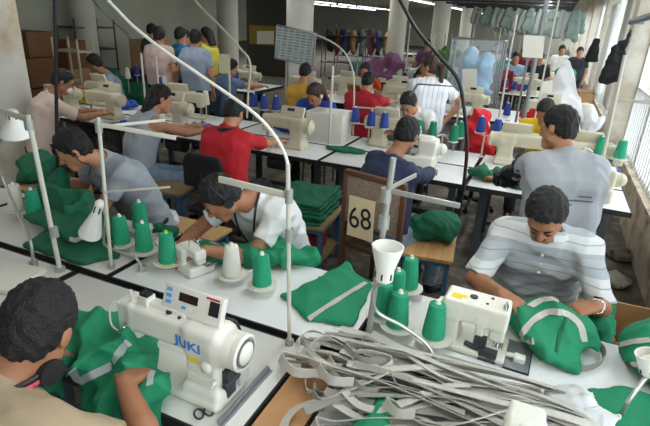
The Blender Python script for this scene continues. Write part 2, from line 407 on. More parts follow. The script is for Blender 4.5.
# ================================================================== BENCHES
m_lam = M('laminate_white', '#dfe1e0', .35, var=.03, vscale=4)
m_lamg = M('laminate_grey', '#cdccc6', .4, var=.04, vscale=3)
m_edge = M('black_edge_rubber', '#1d1e20', .6)
m_leg = M('leg_grey_steel', '#565d60', .5, .4)
def table(x0, x1, y0, y1, label, mm=None, group=None, zt=.75, side='f'):
    cx, cy = (x0+x1)/2, (y0+y1)/2; hx, hy = (x1-x0)/2, (y1-y0)/2
    t = thing('sewing_table', label, 'table', (cx, cy, 0), 0, group)
    b = MB(); b.b2((-hx+.008, -hy+.008, zt-.035), (hx-.008, hy-.008, zt)); part('tabletop', b, mm or m_lam, t, .004)
    b = MB(); b.b2((-hx, -hy, zt-.04), (hx, -hy+.01, zt-.001)); b.b2((-hx, hy-.01, zt-.04), (hx, hy, zt-.001)); b.b2((-hx, -hy+.01, zt-.04), (-hx+.01, hy-.01, zt-.001)); b.b2((hx-.01, -hy+.01, zt-.04), (hx, hy-.01, zt-.001)); part('edge_band', b, m_edge, t)
    for s in (-1, 1):
        x = s*(hx-.12); b = MB(); b.b2((x-.03, -.02, .04), (x+.03, .03, zt-.04)); b.b2((x-.03, -hy+.05, 0), (x+.03, hy-.05, .04)); b.b2((x-.02, -hy+.08, zt-.08), (x+.02, hy-.08, zt-.04)); part('leg', b, m_leg, t, .003)
    b = MB(); b.b2((-hx+.15, -.01, .12), (hx-.15, .03, .16)); part('crossbar', b, m_leg, t)
    b = MB(); b.cyl((-.02, 0, zt-.17), (.2, 0, zt-.17), .075); b.b2((.03, -.05, zt-.1), (.15, .05, zt-.04)); part('motor', b, m_dark, t)
    b = MB(); b.b2((-.16, -.13, .1), (.16, .11, .118)); part('treadle', b, m_dark, t)
    return t
T1 = table(-1.9, -.66, .92, 1.455, 'grey topped sewing table with black edging under the nearest cream machine', m_lamg)
T0 = table(-3.16, -1.93, .92, 1.455, 'grey topped sewing table at the lower left, left of the khaki shirt man', m_lamg)
TR = table(-.49, .76, .55, 1.475, 'white sewing table buried under the heap of grey straps')
b = MB(); b.b2((-.65, .92, .715), (-.5, 1.455, .745)); bd = solid('wooden_board', b, M('raw_board', '#b98b5e', .7, var=.15, vscale=9), 'raw brown board bridging the gap between two front tables', 'board', (-.575, 1.19, .715), bevel=.003)
FL = table(-3.0, -1.76, 1.49, 2.06, 'grey sewing table under the left hand green cones and green cloth', m_lamg)
FM = table(-1.74, -.52, 1.49, 2.06, 'white sewing table where the man with the black lanyard works')
FR = table(-.5, .74, 1.49, 2.06, 'white sewing table in front of the man in the striped polo')
FLL = table(-4.3, -3.02, 1.49, 2.06, 'grey sewing table at the left edge beneath the white dome lamp', m_lamg)
B2 = []
lab2 = ['sewing table left of the woman in the grey tank top', 'dark fronted sewing table at which the grey tank top woman sits', 'sewing table in front of the person in the red polo', 'white sewing table holding the flat green disc of cloth', 'white sewing table at which the grey shirt man by the window works']
lab2b = ['far side sewing table behind the man with the face mask', 'far side sewing table facing the tank top woman', 'far side sewing table of the woman in blue with earphones', 'far side sewing table of the young man in the white shirt', 'far side sewing table below the blue cones near the red jacket']
xs = [(-5.6, -4.33), (-4.31, -3.04), (-3.02, -1.77), (-1.75, -.47), (-.45, .72)]
for i, (a, c) in enumerate(xs):
    B2.append(table(a, c, 3.9, 4.46, lab2[i], m_lam if i > 1 else m_lamg)); B2.append(table(a, c, 4.48, 5.04, lab2b[i]))
for j, yy in enumerate((7.0, 10.1, 13.2, 16.4, 19.6)):
    for i, (a, c) in enumerate([(-6.2, -4.45), (-4.4, -2.65), (-2.6, -.95), (-.9, .5)]):
        if (j in (1, 2) and i == 0) or (j, i) in ((2, 1), (2, 2), (4, 1), (3, 0)): continue
        if (j, i) == (0, 1): a, c = -3.62, -2.65
        if (j, i) == (0, 0): a, c = -5.0, -4.42
        nm = ['leftmost', 'second from the left', 'third from the left', 'rightmost, nearest the windows']
        rw = ['in the third row from the front', 'in the fourth row from the front', 'in the fifth row', 'in the sixth row', 'in the farthest row']
        table(a, c, yy, yy+1.12, 'long white sewing table %s, %s' % (rw[j], nm[i]))
# ================================================================== SEWING MACHINES
m_cast = M('machine_white_enamel', '#dcdad0', .3); m_castb = M('machine_beige_enamel', '#c6bea6', .4)
m_chrome = M('chrome', '#c9ccce', .22, .9); m_blue = M('brand_blue', '#2f7fd0', .5); m_yel = M('yellow_sticker', '#e2c92e', .6)
m_lcd = M('dark_display', '#2b1c1c', .2); m_red = M('red_sticker', '#b22a2a', .5); m_btn = M('blue_button', '#5f9bd8', .5); m_panel = M('panel_grey_white', '#d6d4ca', .45)
AX = np.eye(3)
def lockstitch(label, loc, rz, mat, res, group=None, near=False, panel=True):
    t = thing('sewing_machine', label, 'sewing machine', loc, rz, group)
    f = Field(res)
    f.rbox((-.03, 0, .016), (.25, .088, .014), .01)
    f.rbox((.135, 0, .03), (.085, .075, .035), .02, k=.02)
    f.rbox((.135, 0, .15), (.07, .058, .14), .02, k=.03)
    f.rbox((0, 0, .238), (.205, .05, .057), .022, k=.03)
    f.rbox((-.215, 0, .212), (.04, .046, .082), .014, k=.02)
    f.cone((.19, 0, .225), (.236, 0, .225), .068, .066, k=.02)
    f.rbox((-.05, -.0, .305), (.1, .02, .01), .008, k=.012)
    body = fpart('body', f, mat, t)
    b = MB(); Tx = Matrix.Translation((.25, 0, .225)) @ Matrix.Rotation(PI/2, 4, 'Y')
    b.lathe([(0, 0), (.03, 0), (.034, .012), (.052, .012), (.06, .004), (.066, .008), (.067, .03), (.058, .036), (.05, .024), (.03, .022), (.026, .034), (0, .036)], 28, Tx); part('handwheel', b, mat, t)
    b = MB(); b.b2((-.27, -.04, .0265), (-.15, .05, .029)); part('throat_plate', b, m_chrome, t)
    b = MB(); b.cyl((-.222, -.005, .14), (-.222, -.005, .06), .005, n=8); b.cyl((-.222, -.005, .06), (-.222, -.005, .03), .0015, n=6); part('needle_bar', b, m_chrome, t)
    b = MB(); b.cyl((-.208, -.0, .14), (-.208, 0, .045), .006, n=8); b.b2((-.222, -.03, .031), (-.2, .01, .036)); b.b2((-.214, -.008, .034), (-.204, .006, .06)); part('presser_foot', b, m_chrome, t)
    if near:
        b = MB(); b.tube(curve([(-.235, -.045, .29), (-.262, -.055, .285), (-.272, -.06, .24), (-.27, -.06, .19), (-.25, -.052, .165)], 14), .004, 6); part('thread_guard', b, mat, t)
        for x, z in ((-.205, .2), (-.225, .165)):
            b = MB(); b.lathe([(0, 0), (.013, 0), (.015, .004), (.008, .008), (.008, .018), (.005, .024), (0, .024)], 14, Matrix.Translation((x, -.045, z)) @ Matrix.Rotation(PI/2, 4, 'X')); part('tension_dial', b, m_chrome, t)
        b = MB(); b.b2((-.16, -.03, .29), (-.115, .015, .33)); part('thread_guide', b, m_cast, t)
        for q_ in ((-.19, -.02), (-.22, 0)): b = MB(); b.cyl((*q_, .29), (*q_, .322), .007); part('thread_pin', b, m_cast, t)
        b = MB(); b.box((-.135, -.008, .337), (.035, .03, .012)); part('thread_sensor', b, m_black, t)
        b = MB(); b.lathe([(0, 0), (.022, 0), (.024, .008), (.018, .016), (.006, .02), (0, .02)], 18, Matrix.Translation((.165, -.057, .165)) @ Matrix.Rotation(PI/2, 4, 'X')); part('stitch_dial', b, m_cast, t)
        b = MB(); b.b2((.085, -.0605, .165), (.132, -.0565, .2)); part('warning_sticker', b, m_yel, t, label='yellow sticker')
        tx = text_mesh('lettering', 'JUKI', .05, .0005, m_blue, t, (0, 0, 0), (0, 0, 0), .0014, label='blue lettering'); bv = bvh_of(body)
        for v in tx.data.vertices:      # wrap the letters onto the casting
            h_ = bv.ray_cast(Vector((.085+v.co.x*1.3, -.3, .226+v.co.y)), Vector((0, 1, 0)))[0]; v.co = (.085+v.co.x*1.3, h_.y-.0012-v.co.z, .226+v.co.y)
        b = MB(); b.b2((.075, -.062, .055), (.185, -.054, .115)); part('name_plate', b, m_cast, t, .003)
        b = MB(); b.b2((.247, -.12, .0), (.258, .2, .02)); b.b2((.258, -.12, .0), (.272, .2, .006)); part('hinge_rail', b, m_steel, t, .003)
        b = MB(); b.b2((.2, -.03, .03), (.228, .02, .14)); b.cyl((.225, -.045, .09), (.225, .05, .09), .012); part('motor_bracket', b, m_dark, t, .003)
        b = MB(); b.b2((.19, .03, .03), (.24, .1, .2)); part('motor_cover', b, M('cover_smoke', '#b9b8b0', .3), t, .02)
        b = MB(); b.lathe([(.036, .03), (.036, .0375), (.05, .0375), (.05, .03)], 28, Tx); part('wheel_groove', b, m_steel, t)
        b = MB(); b.tube(curve([(.17, .05, .3), (.2, .075, .27), (.215, .09, .16), (.2, .12, .03)], 16), .006, 6); part('cable', b, m_black, t)
        b = MB(); b.lathe([(0, 0), (.006, 0), (.007, .012), (.003, .02), (0, .02)], 10, Matrix.Translation((.2, -.058, .115)) @ Matrix.Rotation(PI/2, 4, 'X')); part('reverse_lever', b, m_cast, t)
        b = MB(); b.cyl((-.02, -.02, .3), (-.02, -.02, .308), .012); part('oil_cap', b, m_black, t)
        b = MB(); b.cyl((.03, -.028, .298), (.03, -.028, .303), .006); part('plug', b, m_black, t)
    if panel:
        T = Matrix.Translation((.065, .012, .345)) @ Matrix.Rotation(-.35, 4, 'X')
        b = MB(); b.box((0, 0, 0), (.25, .03, .1), T); pn = part('control_panel', b, m_panel if near else mat, t, .005)
        b = MB(); b.box((-.015, -.0155, .015), (.08, .003, .03), T); part('display', b, m_lcd, pn)
        if near:
            for k in range(3):
                b = MB(); b.box((-.1+.001*k, -.0155, .03-.022*k), (.024, .003, .013), T); part('button', b, m_btn, pn, label='blue button')
            for k in range(3):
                b = MB(); b.box((-.03+.026*k, -.0155, -.02), (.018, .003, .01), T); part('button', b, m_panel if k else m_btn, pn)
            b = MB(); b.box((.095, -.0155, .008), (.04, .003, .05), T); part('key_pad', b, m_black, pn)
            b = MB(); b.box((.085, -.0155, .04), (.055, .003, .007), T); part('red_stripe', b, m_red, pn)
    return t
M1 = lockstitch('large cream sewing machine with blue lettering and a control panel, nearest the camera', (-.97, 1.08, .75), -.02, m_cast, .0055, near=True); M1.scale = (.93, .93, .93)
# --- chunky flat topped machine (rear view) used by the polo shirt man
def blockhead(label, loc, rz, mat, sticker=True):
    t = thing('sewing_machine', label, 'sewing machine', loc, rz)
    f = Field(.005)
    f.rbox((0, 0, .017), (.165, .1, .014), .008)
    f.rbox((.0, .0, .19), (.145, .072, .048), .012)
    f.rbox((.105, .0, .11), (.045, .07, .1), .012, k=.02)
    f.rbox((-.11, .01, .155), (.034, .055, .07), .01, k=.015)
    f.rbox((-.035, .055, .12), (.02, .018, .07), .008, k=.01)
    fpart('body', f, mat, t)
    b = MB(); b.b2((-.27, -.13, .003), (-.165, .1, .008)); part('work_plate', b, m_steel, t, .002)
    b = MB(); b.b2((-.275, -.135, .001), (-.163, .105, .004)); part('plate_gap', b, m_black, t)
    b = MB(); b.b2((-.25, .0, .006), (-.2, .045, .03)); b.cyl((-.2, .02, .02), (-.165, .02, .02), .012); part('plate_block', b, m_cast, t, .004)
    b = MB(); b.b2((-.13, .06, .0), (-.05, .1, .05)); b.b2((-.075, .055, .03), (-.02, .085, .1)); b.cyl((-.1, .075, .02), (.02, .075, .05), .012); part('looper_mechanism', b, m_dark, t, .003)
    b = MB(); b.cyl((-.12, .0, .1), (-.12, .0, .03), .007, n=8); b.b2((-.145, -.03, .028), (-.1, .02, .036)); part('presser_foot', b, m_chrome, t)
    b = MB(); b.cyl((-.125, .03, .23), (-.125, .03, .27), .005, n=8); b.b2((-.135, .0, .236), (-.115, .05, .246)); part('thread_guide', b, m_chrome, t)
    b = MB(); b.cyl((.02, 0, .236), (.02, 0, .243), .018, n=18); part('oil_cap', b, m_black, t)
    for q_ in ((-.045, .03), (-.06, -.03)): b = MB(); b.cyl((*q_, .236), (*q_, .241), .007); part('plug', b, m_black, t)
    if sticker:
        b = MB(); b.b2((.05, .005, .2375), (.115, .05, .2395)); part('warning_sticker', b, m_yel, t, label='yellow sticker')
        text_mesh('lettering', 'JUKI', .03, .0006, m_blue, t, (.085, .0735, .19), (PI/2, 0, PI), .0008, label='blue lettering')
    b = MB(); b.lathe([(0, 0), (.05, 0), (.055, .006), (.055, .022), (.045, .028), (0, .03)], 24, Matrix.Translation((.15, 0, .14)) @ Matrix.Rotation(PI/2, 4, 'Y')); part('handwheel', b, mat, t)
    for k in range(3):
        b = MB(); b.cyl((-.02+.04*k, .045, .236), (-.02+.04*k, .045, .24), .004, n=8); part('screw', b, m_chrome, t)
    return t
blockhead('white flat topped sewing machine with a yellow sticker, before the striped polo man', (-.09, 1.765, .752), PI-.04, M('machine_offwhite', '#d8d5c8', .35)).scale = (.84, .84, .9)
# --- overlockers
def overlock(label, loc, rz, mat, group=None, res=.007):
    t = thing('overlock_machine', label, 'sewing machine', loc, rz, group); f = Field(res)
    f.rbox((0, 0, .05), (.14, .12, .05), .02); f.rbox((.06, .02, .14), (.08, .09, .1), .02, k=.03); f.rbox((-.03, .02, .22), (.13, .05, .045), .018, k=.03); f.rbox((-.12, .01, .18), (.03, .04, .06), .012, k=.02)
    f.cone((.13, .02, .16), (.17, .02, .16), .055)
    fpart('body', f, mat, t)
    b = MB(); b.b2((-.17, -.11, .085), (-.03, -.02, .102)); part('cloth_plate', b, m_chrome, t, .002)
    b = MB(); b.cyl((-.12, -.01, .13), (-.12, -.01, .1), .008); b.b2((-.14, -.06, .1), (-.1, .0, .108)); part('presser_foot', b, m_chrome, t)
    for k in range(3):
        b = MB(); b.lathe([(0, 0), (.012, 0), (.013, .005), (.007, .01), (.007, .02), (0, .022)], 12, Matrix.Translation((-.06+.035*k, -.03, .235)) @ Matrix.Rotation(PI/2, 4, 'X')); part('tension_dial', b, m_chrome, t)
    b = MB(); b.tube(curve([(-.03, .05, .26), (-.05, .05, .34), (-.12, .03, .36), (-.13, -.0, .27)], 12), .004, 6); part('thread_guide', b, m_chrome, t)
    b = MB(); b.lathe([(0, 0), (.05, 0), (.055, .008), (.05, .02), (0, .024)], 20, Matrix.Translation((.17, .02, .16)) @ Matrix.Rotation(PI/2, 4, 'Y')); part('handwheel', b, m_dark, t)
    return t
OV = overlock('low white overlock machine at the hands of the man with the black lanyard', (-1.44, 1.74, .752), PI-.35, m_cast); OV.scale = (.6, .6, .52)
OVR = overlock('cream overlock machine on the table end by the window wall', (.45, 4.14, .75), 0, m_castb)
overlock('white overlock machine beside the blue cloth, in front of the navy shirt man', (-.93, 4.3, .75), 0, m_cast)
lowm = lockstitch('beige sewing machine in front of the tank top woman', (-3.68, 4.2, .75), .05, m_castb, .009)
dup(lowm, (-4.62, 4.2, .75), 0, 'beige sewing machine in front of the man with the face mask')
dup(lowm, (-2.25, 4.2, .75), -.05, 'beige sewing machine beside the person in the red polo')
dup(lowm, (-.12, 4.78, .75), PI, 'cream sewing machine on the far table left of the grey shirt man')
dup(lowm, (-1.35, 4.78, .75), PI, 'beige sewing machine before the young man in the white shirt')
dup(lowm, (-3.95, 4.78, .75), PI+.2, 'beige sewing machine turned away, behind the tank top woman')
dup(lowm, (-5.2, 4.75, .75), PI, 'beige sewing machine before the man in grey at far left')
dup(lowm, (-5.3, 4.2, .75), 0, 'beige sewing machine at the left end of the second bench, by the white column')
dup(lowm, (.45, 4.78, .75), PI, 'cream sewing machine under the green cones near the window wall')
k_ = 0
for (X, Y, r, lb) in [(-3.6, 7.3, 0, 'beige machine in front of the mustard shirt person'), (-4.7, 7.3, 0, 'beige machine in front of the blue shirt person'), (-2.0, 7.3, 0, 'beige machine in front of the crimson shirt man'), (-1.0, 7.3, 0, 'beige machine beside the standing woman in striped white'), (-2.1, 7.85, PI, 'beige machine before the small faced worker in dark blue'), (-3.0, 7.85, PI, 'beige machine before the worker with the orange vest'), (0, 7.3, 0, 'beige machine left of the white plastic bag'),
        (-3.4, 10.4, 0, 'distant beige machine under the purple bundle'), (-1.9, 10.4, 0, 'distant beige machine below the blue bagged bundle'), (-.4, 10.4, 0, 'distant beige machine behind the white plastic bag'), (-3.4, 13.5, 0, 'far beige machine by the second column row'), (-.6, 13.5, 0, 'far beige machine beside the dark red worker'), (-1.7, 16.7, 0, 'very distant beige machine, sixth row centre'), (-.3, 16.7, 0, 'very distant beige machine, sixth row by the windows')]:
    dup(lowm, (X, Y, .75), r, lb)
# machine whose head just shows at the bottom edge
lockstitch('white sewing machine whose top just shows below the strap heap', (.11, .9, .75), -PI/2, m_cast, .007, panel=False)
# ================================================================== THREAD CONES AND STANDS
m_gth = M('green_thread', '#1f9a72', .75, var=.08, vscale=60, bump=.5, bscale=400); m_bth = M('blue_thread', '#27408f', .75); m_wth = M('white_thread', '#dedbd0', .75, bump=.4, bscale=400)
m_gth2 = M('dark_green_thread', '#0f7a58', .75, bump=.4, bscale=300)
m_plate = M('stand_plate_white', '#d9d6c9', .45); m_lime = M('lime_plastic', '#7fd24a', .5)
m_pole = M('pole_painted_white', '#c4c1b4', .45); m_poleg = M('pole_galvanised', '#a9aaa6', .4, .5)
def cone_mesh(m, key, ex=0):
    b = MB(); pr = [(0, .006), (.04, .006)]
    n = 12
    for i in range(n+1):
        u = i/n; r = .0445-.0135*u**1.2+(.0012 if i % 2 else 0); pr.append((r, .008+.142*u))
    pr += [(.022, .154), (0, .154)]
    b.lathe(pr, 24); return b.mesh('wound_thread_'+key, m, 0, 40)
def cone_proto(m, key):
    b = MB(); b.lathe([(0, 0), (.041, 0), (.042, .006), (.02, .007), (.012, .154), (.009, .158), (.008, .168), (0, .168)], 16); tip = b.mesh('core_'+key, m_plate if key != 'lime' else m_lime)
    return cone_mesh(m, key), tip
_cp = {k: cone_proto(m, k) for k, m in (('green', m_gth), ('blue', m_bth), ('white', m_wth), ('dark', m_gth2), ('lime', m_gth))}
def cone(kind, loc, label, group=None, s=1.0):
    t = thing('thread_cone', label, 'thread cone', loc, 0, group); t.scale = (s, s, s)
    link('wound_thread', _cp[kind][0], t); link('core', _cp[kind][1], t); return t
def plates(name, label, pts, z, base, pole_top=None, rad=.07, m=None):
    """thread stand: post, arms and a round plate under each cone; pts are (x,y)"""
    t = thing(name, label, 'thread stand', base); bx, by, bz = base
    b = MB(); b.cyl((0, 0, 0), (0, 0, .012), .028); b.cyl((0, 0, 0), (0, 0, z-bz-.01), .008); part('post', b, m_pole, t)
    for x, y in pts:
        b = MB(); b.lathe([(0, -.006), (rad*.9, -.006), (rad, 0), (rad, .004), (rad-.008, .001), (0, .0)], 24, Matrix.Translation((x-bx, y-by, z-bz-.004))); part('spool_plate', b, m or m_plate, t)
    b = MB()
    for x, y in pts: b.cyl((0, 0, z-bz-.016), (x-bx, y-by, z-bz-.016), .006, n=8)
    part('arm', b, m_pole, t)
    return t
ZP = .8
grp = 'green thread cones on the plates of the front benches'
def cones_at(lst, z, name, lab, base, rad=.07):
    pts = []
    for kind, px, py, lb in lst:
        p = at(px, py, z); pts.append((p.x, p.y)); cone(kind, (p.x, p.y, z-.003), lb)
    plates(name, lab, pts, z, base, rad=rad)
cones_at([('green', 122, 243, 'green thread cone nearest the white cone lamp, left of four on plates'), ('green', 144.5, 250, 'green thread cone in the middle front of the left table group'), ('green', 141, 227, 'green thread cone standing behind the other three of its group'), ('lime', 168, 261, 'green thread cone with a lime green foot')], ZP, 'thread_stand', 'low thread stand with four plates left of the lanyard man', (-1.86, 1.9, .75))
cones_at([('white', 232, 274, 'white thread cone in front of the lanyard man'), ('green', 262, 284, 'green thread cone right beside the white cone')], ZP, 'thread_stand', 'low thread stand with two plates in front of the lanyard man', (-1.12, 1.87, .75))
cones_at([('green', 382, 314, 'green thread cone at the front left of the four behind the cup lamp'), ('green', 395, 301, 'green thread cone at the back left of the four behind the cup lamp'), ('green', 408, 287, 'green thread cone farthest back, nearest the wooden bench'), ('green', 397, 325, 'green thread cone at the front right of the four behind the cup lamp')], ZP, 'thread_stand', 'thread stand with four plates behind the cup shaped lamp', (-.5, 1.95, .75))
cones_at([('green', 433, 336, 'green thread cone standing alone beside the flat topped machine')], ZP, 'thread_stand', 'single plate thread stand beside the flat topped machine', (-.25, 1.79, .75), .075)
cones_at([('green', 35, 214, 'green thread cone at the left edge beside a white one'), ('white', 17, 208, 'white thread cone at the left edge of the front bench')], ZP, 'thread_stand', 'thread stand with two plates at the left edge', (-2.85, 1.93, .75))
cones_at([('green', 599, 154, 'green thread cone by the window, left of the pair'), ('green', 619, 158, 'green thread cone by the window, right of the pair')], .97, 'thread_stand', 'thread stand with two plates near the window wall', (.56, 4.75, .75))
cones_at([('blue', 355, 122, 'blue thread cone left of three on a rail'), ('blue', 371, 126, 'blue thread cone in the middle of three on a rail'), ('blue', 384, 128, 'blue thread cone right of three on a rail')], .95, 'thread_stand', 'rail stand with three blue cones before the crimson shirt man', (-1.62, 4.85, .75), .05)
cones_at([('dark', 418, 135, 'dark green cone left of the young man in white'), ('dark', 432, 137, 'dark green cone beside the blue cloth bundle'), ('dark', 453, 141, 'dark green cone left of a close pair near the black hose'), ('dark', 459, 137, 'dark green cone right of a close pair near the black hose')], .92, 'thread_stand', 'stand with four dark green cones beside the black hose', (-.88, 5.0, .75), .05)
cones_at([('blue', 480, 132, 'blue thread cone in front of the red jacket, left one'), ('blue', 496, 135, 'blue thread cone in front of the red jacket, right one')], .98, 'thread_stand', 'stand with two blue cones in front of the red jacket', (-.47, 4.9, .75), .05)
cones_at([('blue', 254, 107, 'blue thread cone left of the three before the mustard shirt'), ('blue', 264, 109, 'blue thread cone middle of the three before the mustard shirt'), ('blue', 276, 110, 'blue thread cone right of the three before the mustard shirt')], .95, 'thread_stand', 'stand with three blue cones above the red polo person', (-3.3, 4.95, .75), .05)
for i, (px, py, z, kd, lb) in enumerate([(128, 78, .9, 'white', 'white cone near the grey man at far left'), (137, 75, .9, 'blue', 'blue cone beside a white one at far left'), (160, 88, .9, 'blue', 'blue cone behind the tank top woman'), (165, 86, .9, 'white', 'white cone behind the tank top woman'), (206, 104, .9, 'white', 'white cone right of the tilted beige machine'), (236, 80, .9, 'blue', 'blue cone near the blue shirt person'), (505, 88, .9, 'blue', 'blue cone on the rail left of the white bag'), (514, 90, .9, 'blue', 'second blue cone on the rail left of the white bag')]):
    p = at(px, py, z); tz = .75 if (6.98 < p.y < 8.15 or 3.88 < p.y < 5.06 or 10.08 < p.y < 11.25) else 0
    cone(kd, (p.x, p.y, z), lb)
    plates('thread_stand', 'single plate stand under the ' + lb, [(p.x, p.y)], z+.003, (p.x, p.y, tz), rad=.05)
# ================================================================== POLES, HOSES, LAMPS
def pole(label, pts, r, cat='pole', name='stand_pole', m=None, arms=(), clamps=(), base=True):
    p0 = Vector(pts[0]); t = thing(name, label, cat, p0)
    b = MB(); b.tube([Vector(p)-p0 for p in pts], r, 10); part('post', b, m or m_pole, t)
    if base: b = MB(); b.cyl((0, 0, 0), (0, 0, .02), r*2.2); part('base_flange', b, m_poleg, t)
    for a in arms:
        b = MB(); a0, a1 = Vector(a[0])-p0, Vector(a[1])-p0; w = a[2] if len(a) > 2 else .012
        d = (a1-a0).normalized(); sd = d.cross(V(0, 0, 1)).normalized()
        b.ribbon([a0, a1], [V(0, 0, 1)]*2, w*2, w*.9); part('cross_arm', b, m or m_pole, t, .002)
    for c in clamps:
        b = MB(); q = Vector(c)-p0; b.cyl(q-V(0, 0, .025), q+V(0, 0, .025), r*1.8); part('clamp', b, m_poleg, t)
    return t
pole('grey thread pole carrying two crossed arms, in front of the card marked 68', [(-.462, 1.57, .75), (-.43, 1.57, 1.52)], .011, m=m_poleg, arms=[(aty(386, 190, 1.57), at(460, 206, 1.4), .009), (aty(386, 190, 1.57), at(416, 175, 1.42), .008)], clamps=[aty(386, 195, 1.57), aty(384, 222, 1.57)])
pole('white thread pole with a board arm below a thin curved rod, front bench centre', [(-.735, 1.43, .75), (-.757, 1.43, 1.48)], .008, arms=[(aty(290, 196, 1.44), aty(219, 179, 1.44), .012)], clamps=[aty(289, 196, 1.43), aty(289.5, 235, 1.43)])
b = MB(); cpts = curve([(-.757, 1.43, 1.48), aty(284, 152, 1.43), aty(272, 132, 1.43), aty(250, 110, 1.43), aty(200, 75, 1.43), aty(150, 40, 1.43), aty(108, 0, 1.43), (-2.0, 1.43, 2.4), (-2.3, 1.43, 3.25)], 60)
solid('curved_rod', b.tube(cpts, .006, 8), M('rod_white', '#d9d8cf', .4), 'long thin white rod curving from the ceiling to the central pole', 'rod', tuple(cpts[0]))
pole('white thread pole with arms, right of the grey shirt young man on the left', [(-1.795, 1.555, .75), (-1.757, 1.555, 1.5)], .0085, arms=[(aty(98, 124, 1.55), at(176, 138, 1.42), .010), (aty(98, 127, 1.55), at(165, 120, 1.44), .007), (aty(104, 192, 1.55), aty(170, 187, 1.62), .005)], clamps=[aty(98.5, 127, 1.555)])
pole('leaning white pole with a clamp at the top left, by the white dome lamp', [(-1.985, 1.42, .75), (-2.02, 1.42, 1.5)], .011, arms=[(aty(27, 119, 1.42), aty(-14, 106, 1.5), .012)], clamps=[aty(29, 124, 1.42), aty(54, 232, 1.42)])
pole('pale thread pole near the window wall', [(.5, 4.25, .75), tuple(aty(625, 55, 4.25))], .012, arms=[(aty(617, 100, 4.25), aty(668, 104, 4.2), .012), (aty(606, 160, 4.25), aty(585, 154, 4.6), .008)])
pole('thin black cable pole left of the grey shirt young man', [tuple(aty(58, 215, 2.2)), tuple(aty(55, 0, 2.2)), tuple(aty(54, -60, 2.2)+V(0, 0, .65))], .011, name='cable_pole', m=m_black, base=False)
hp = curve([aty(463, 192, 3.9), aty(467, 148, 3.9), aty(464, 108, 3.9), aty(458, 80, 3.9), aty(440, 57, 3.9), aty(417, 30, 3.9), aty(400, 0, 3.9), aty(385, -30, 3.9), aty(380, -130, 3.9)], 50); b = MB(); b.tube(hp, .014, 8)
solid('air_hose', b, m_black, 'thick black hose hanging from the ceiling to the second bench', 'hose', tuple(hp[0]))
def thin(label, pts, r=.008, m=None, cat='pole', name='stand_pole'):
    b = MB(); b.tube(pts, r, 7); return solid(name, b, m or m_pole, label, cat, tuple(pts[0]))
pw = [aty(246, 100, 3.85), aty(250, 66, 3.85)]
thin('thin white rod curving from upper left to the blue cones of the second bench', curve([aty(247, 118, 3.95), aty(248, 95, 3.95), aty(250, 63, 3.95), aty(240, 48, 3.95), aty(220, 26, 3.95), aty(195, 0, 3.95), aty(175, -35, 3.95)], 30), .01)
thin('thin white rod arching up from right of the white steel cabinet', curve([aty(353, 135, 5.0), aty(354, 85, 5.0), aty(350, 62, 5.0), aty(338, 46, 5.0), aty(312, 33, 5.0), aty(290, 27, 5.0)], 30), .009)
def up(label, px, py, y, z0, r, m=None):
    p = aty(px, py, y); thin(label, [V(p.x, y, z0), p], r, m)
up('slim upright pole left of the white steel cabinet', 333, 66, 4.52, .75, .012)
up('slim upright pole in front of the third bench, by the hanging paper', 229, 58, 4.98, .75, .011)
up('slim upright white pole left of the tank top woman', 141, 53, 4.9, .75, .013)
up('slim upright white pole behind the tank top woman', 156, 56, 5.0, .75, .012)
up('grey square pole right of the blue bagged bundle', 548, -6, 6.9, 0, .028, m_steel)
up('grey pole leaning left of the hanging white sheet', 534, 25, 6.9, 0, .016, m_steel)
up('pale pole left of the grey pair, before the far benches', 517, 15, 6.9, 0, .012)
thin('slim rail held above the blue cones', [aty(353, 107, 4.9), aty(380, 109, 4.9)], .009)
thin('thin dark cable sagging at upper left', curve([aty(138, 46, 4.5), aty(120, 28, 4.5), aty(100, 8, 4.5), aty(88, -10, 4.5)], 12), .006, m_black, 'cable', 'cable')
thin('thin black cord hanging near the boxes at upper left', curve([aty(128, 34, 6), aty(110, 18, 6), aty(92, 0, 6), aty(80, -20, 6)], 12), .006, m_black, 'cord', 'cord')
thin('grey rail on two legs behind the standing woman in striped white', [V(-1.55, 5.0, .75), aty(418, 84, 5.0), aty(462, 87, 5.0), aty(462, 87, 5.0)*1-V(0, 0, aty(462, 87, 5.0).z-.75)], .012, m_steel)
up('white pole right of the white plastic bag', 563, -20, 6.9, 0, .01)
# lamps
m_shade = M('lamp_shade_white', '#efeee8', .35); m_flex = M('flex_chrome', '#b7b6b0', .3, .7)
def lamp(label, small, wide, rs, rw, flex, back=False):
    """cone shade from its small end to its wide rim, on a flexible neck"""
    s, w = Vector(small), Vector(wide); t = thing('gooseneck_lamp', label, 'lamp', flex[-1]); o = Vector(flex[-1])
    d = (w-s); L = d.length; q = d.to_track_quat('Z', 'Y').to_matrix().to_4x4(); T = Matrix.Translation(s-o) @ q
    b = MB(); b.lathe([(0, -.012), (rs*.6, -.012), (rs, 0), (rs*1.02, L*.3), (rw*.97, L*.92), (rw, L), (rw-.004, L), (rw*.93, L*.9), (rs*.9, L*.32), (0, L*.3)], 28, T); sh = part('lamp_shade', b, m_shade, t)
    for k in range(6):
        a = k*PI/3; b = MB(); b.box((rs*1.0*math.cos(a), rs*1.0*math.sin(a), L*.16), (.006, .006, L*.18), T); part('vent_slot', b, m_dark, sh)
    b = MB(); b.lathe([(0, L*.3), (.018, L*.32), (.026, L*.6), (.02, L*.75), (0, L*.8)], 14, T); part('bulb', b, m_plate, t)
    b = MB(); b.tube([p-o for p in curve(flex, 30)], .0075, 8); part('flexible_neck', b, m_flex, t)
    b = MB(); b.cyl((0, 0, 0), (0, 0, .03), .02); part('clamp_base', b, m_flex, t)
    return t
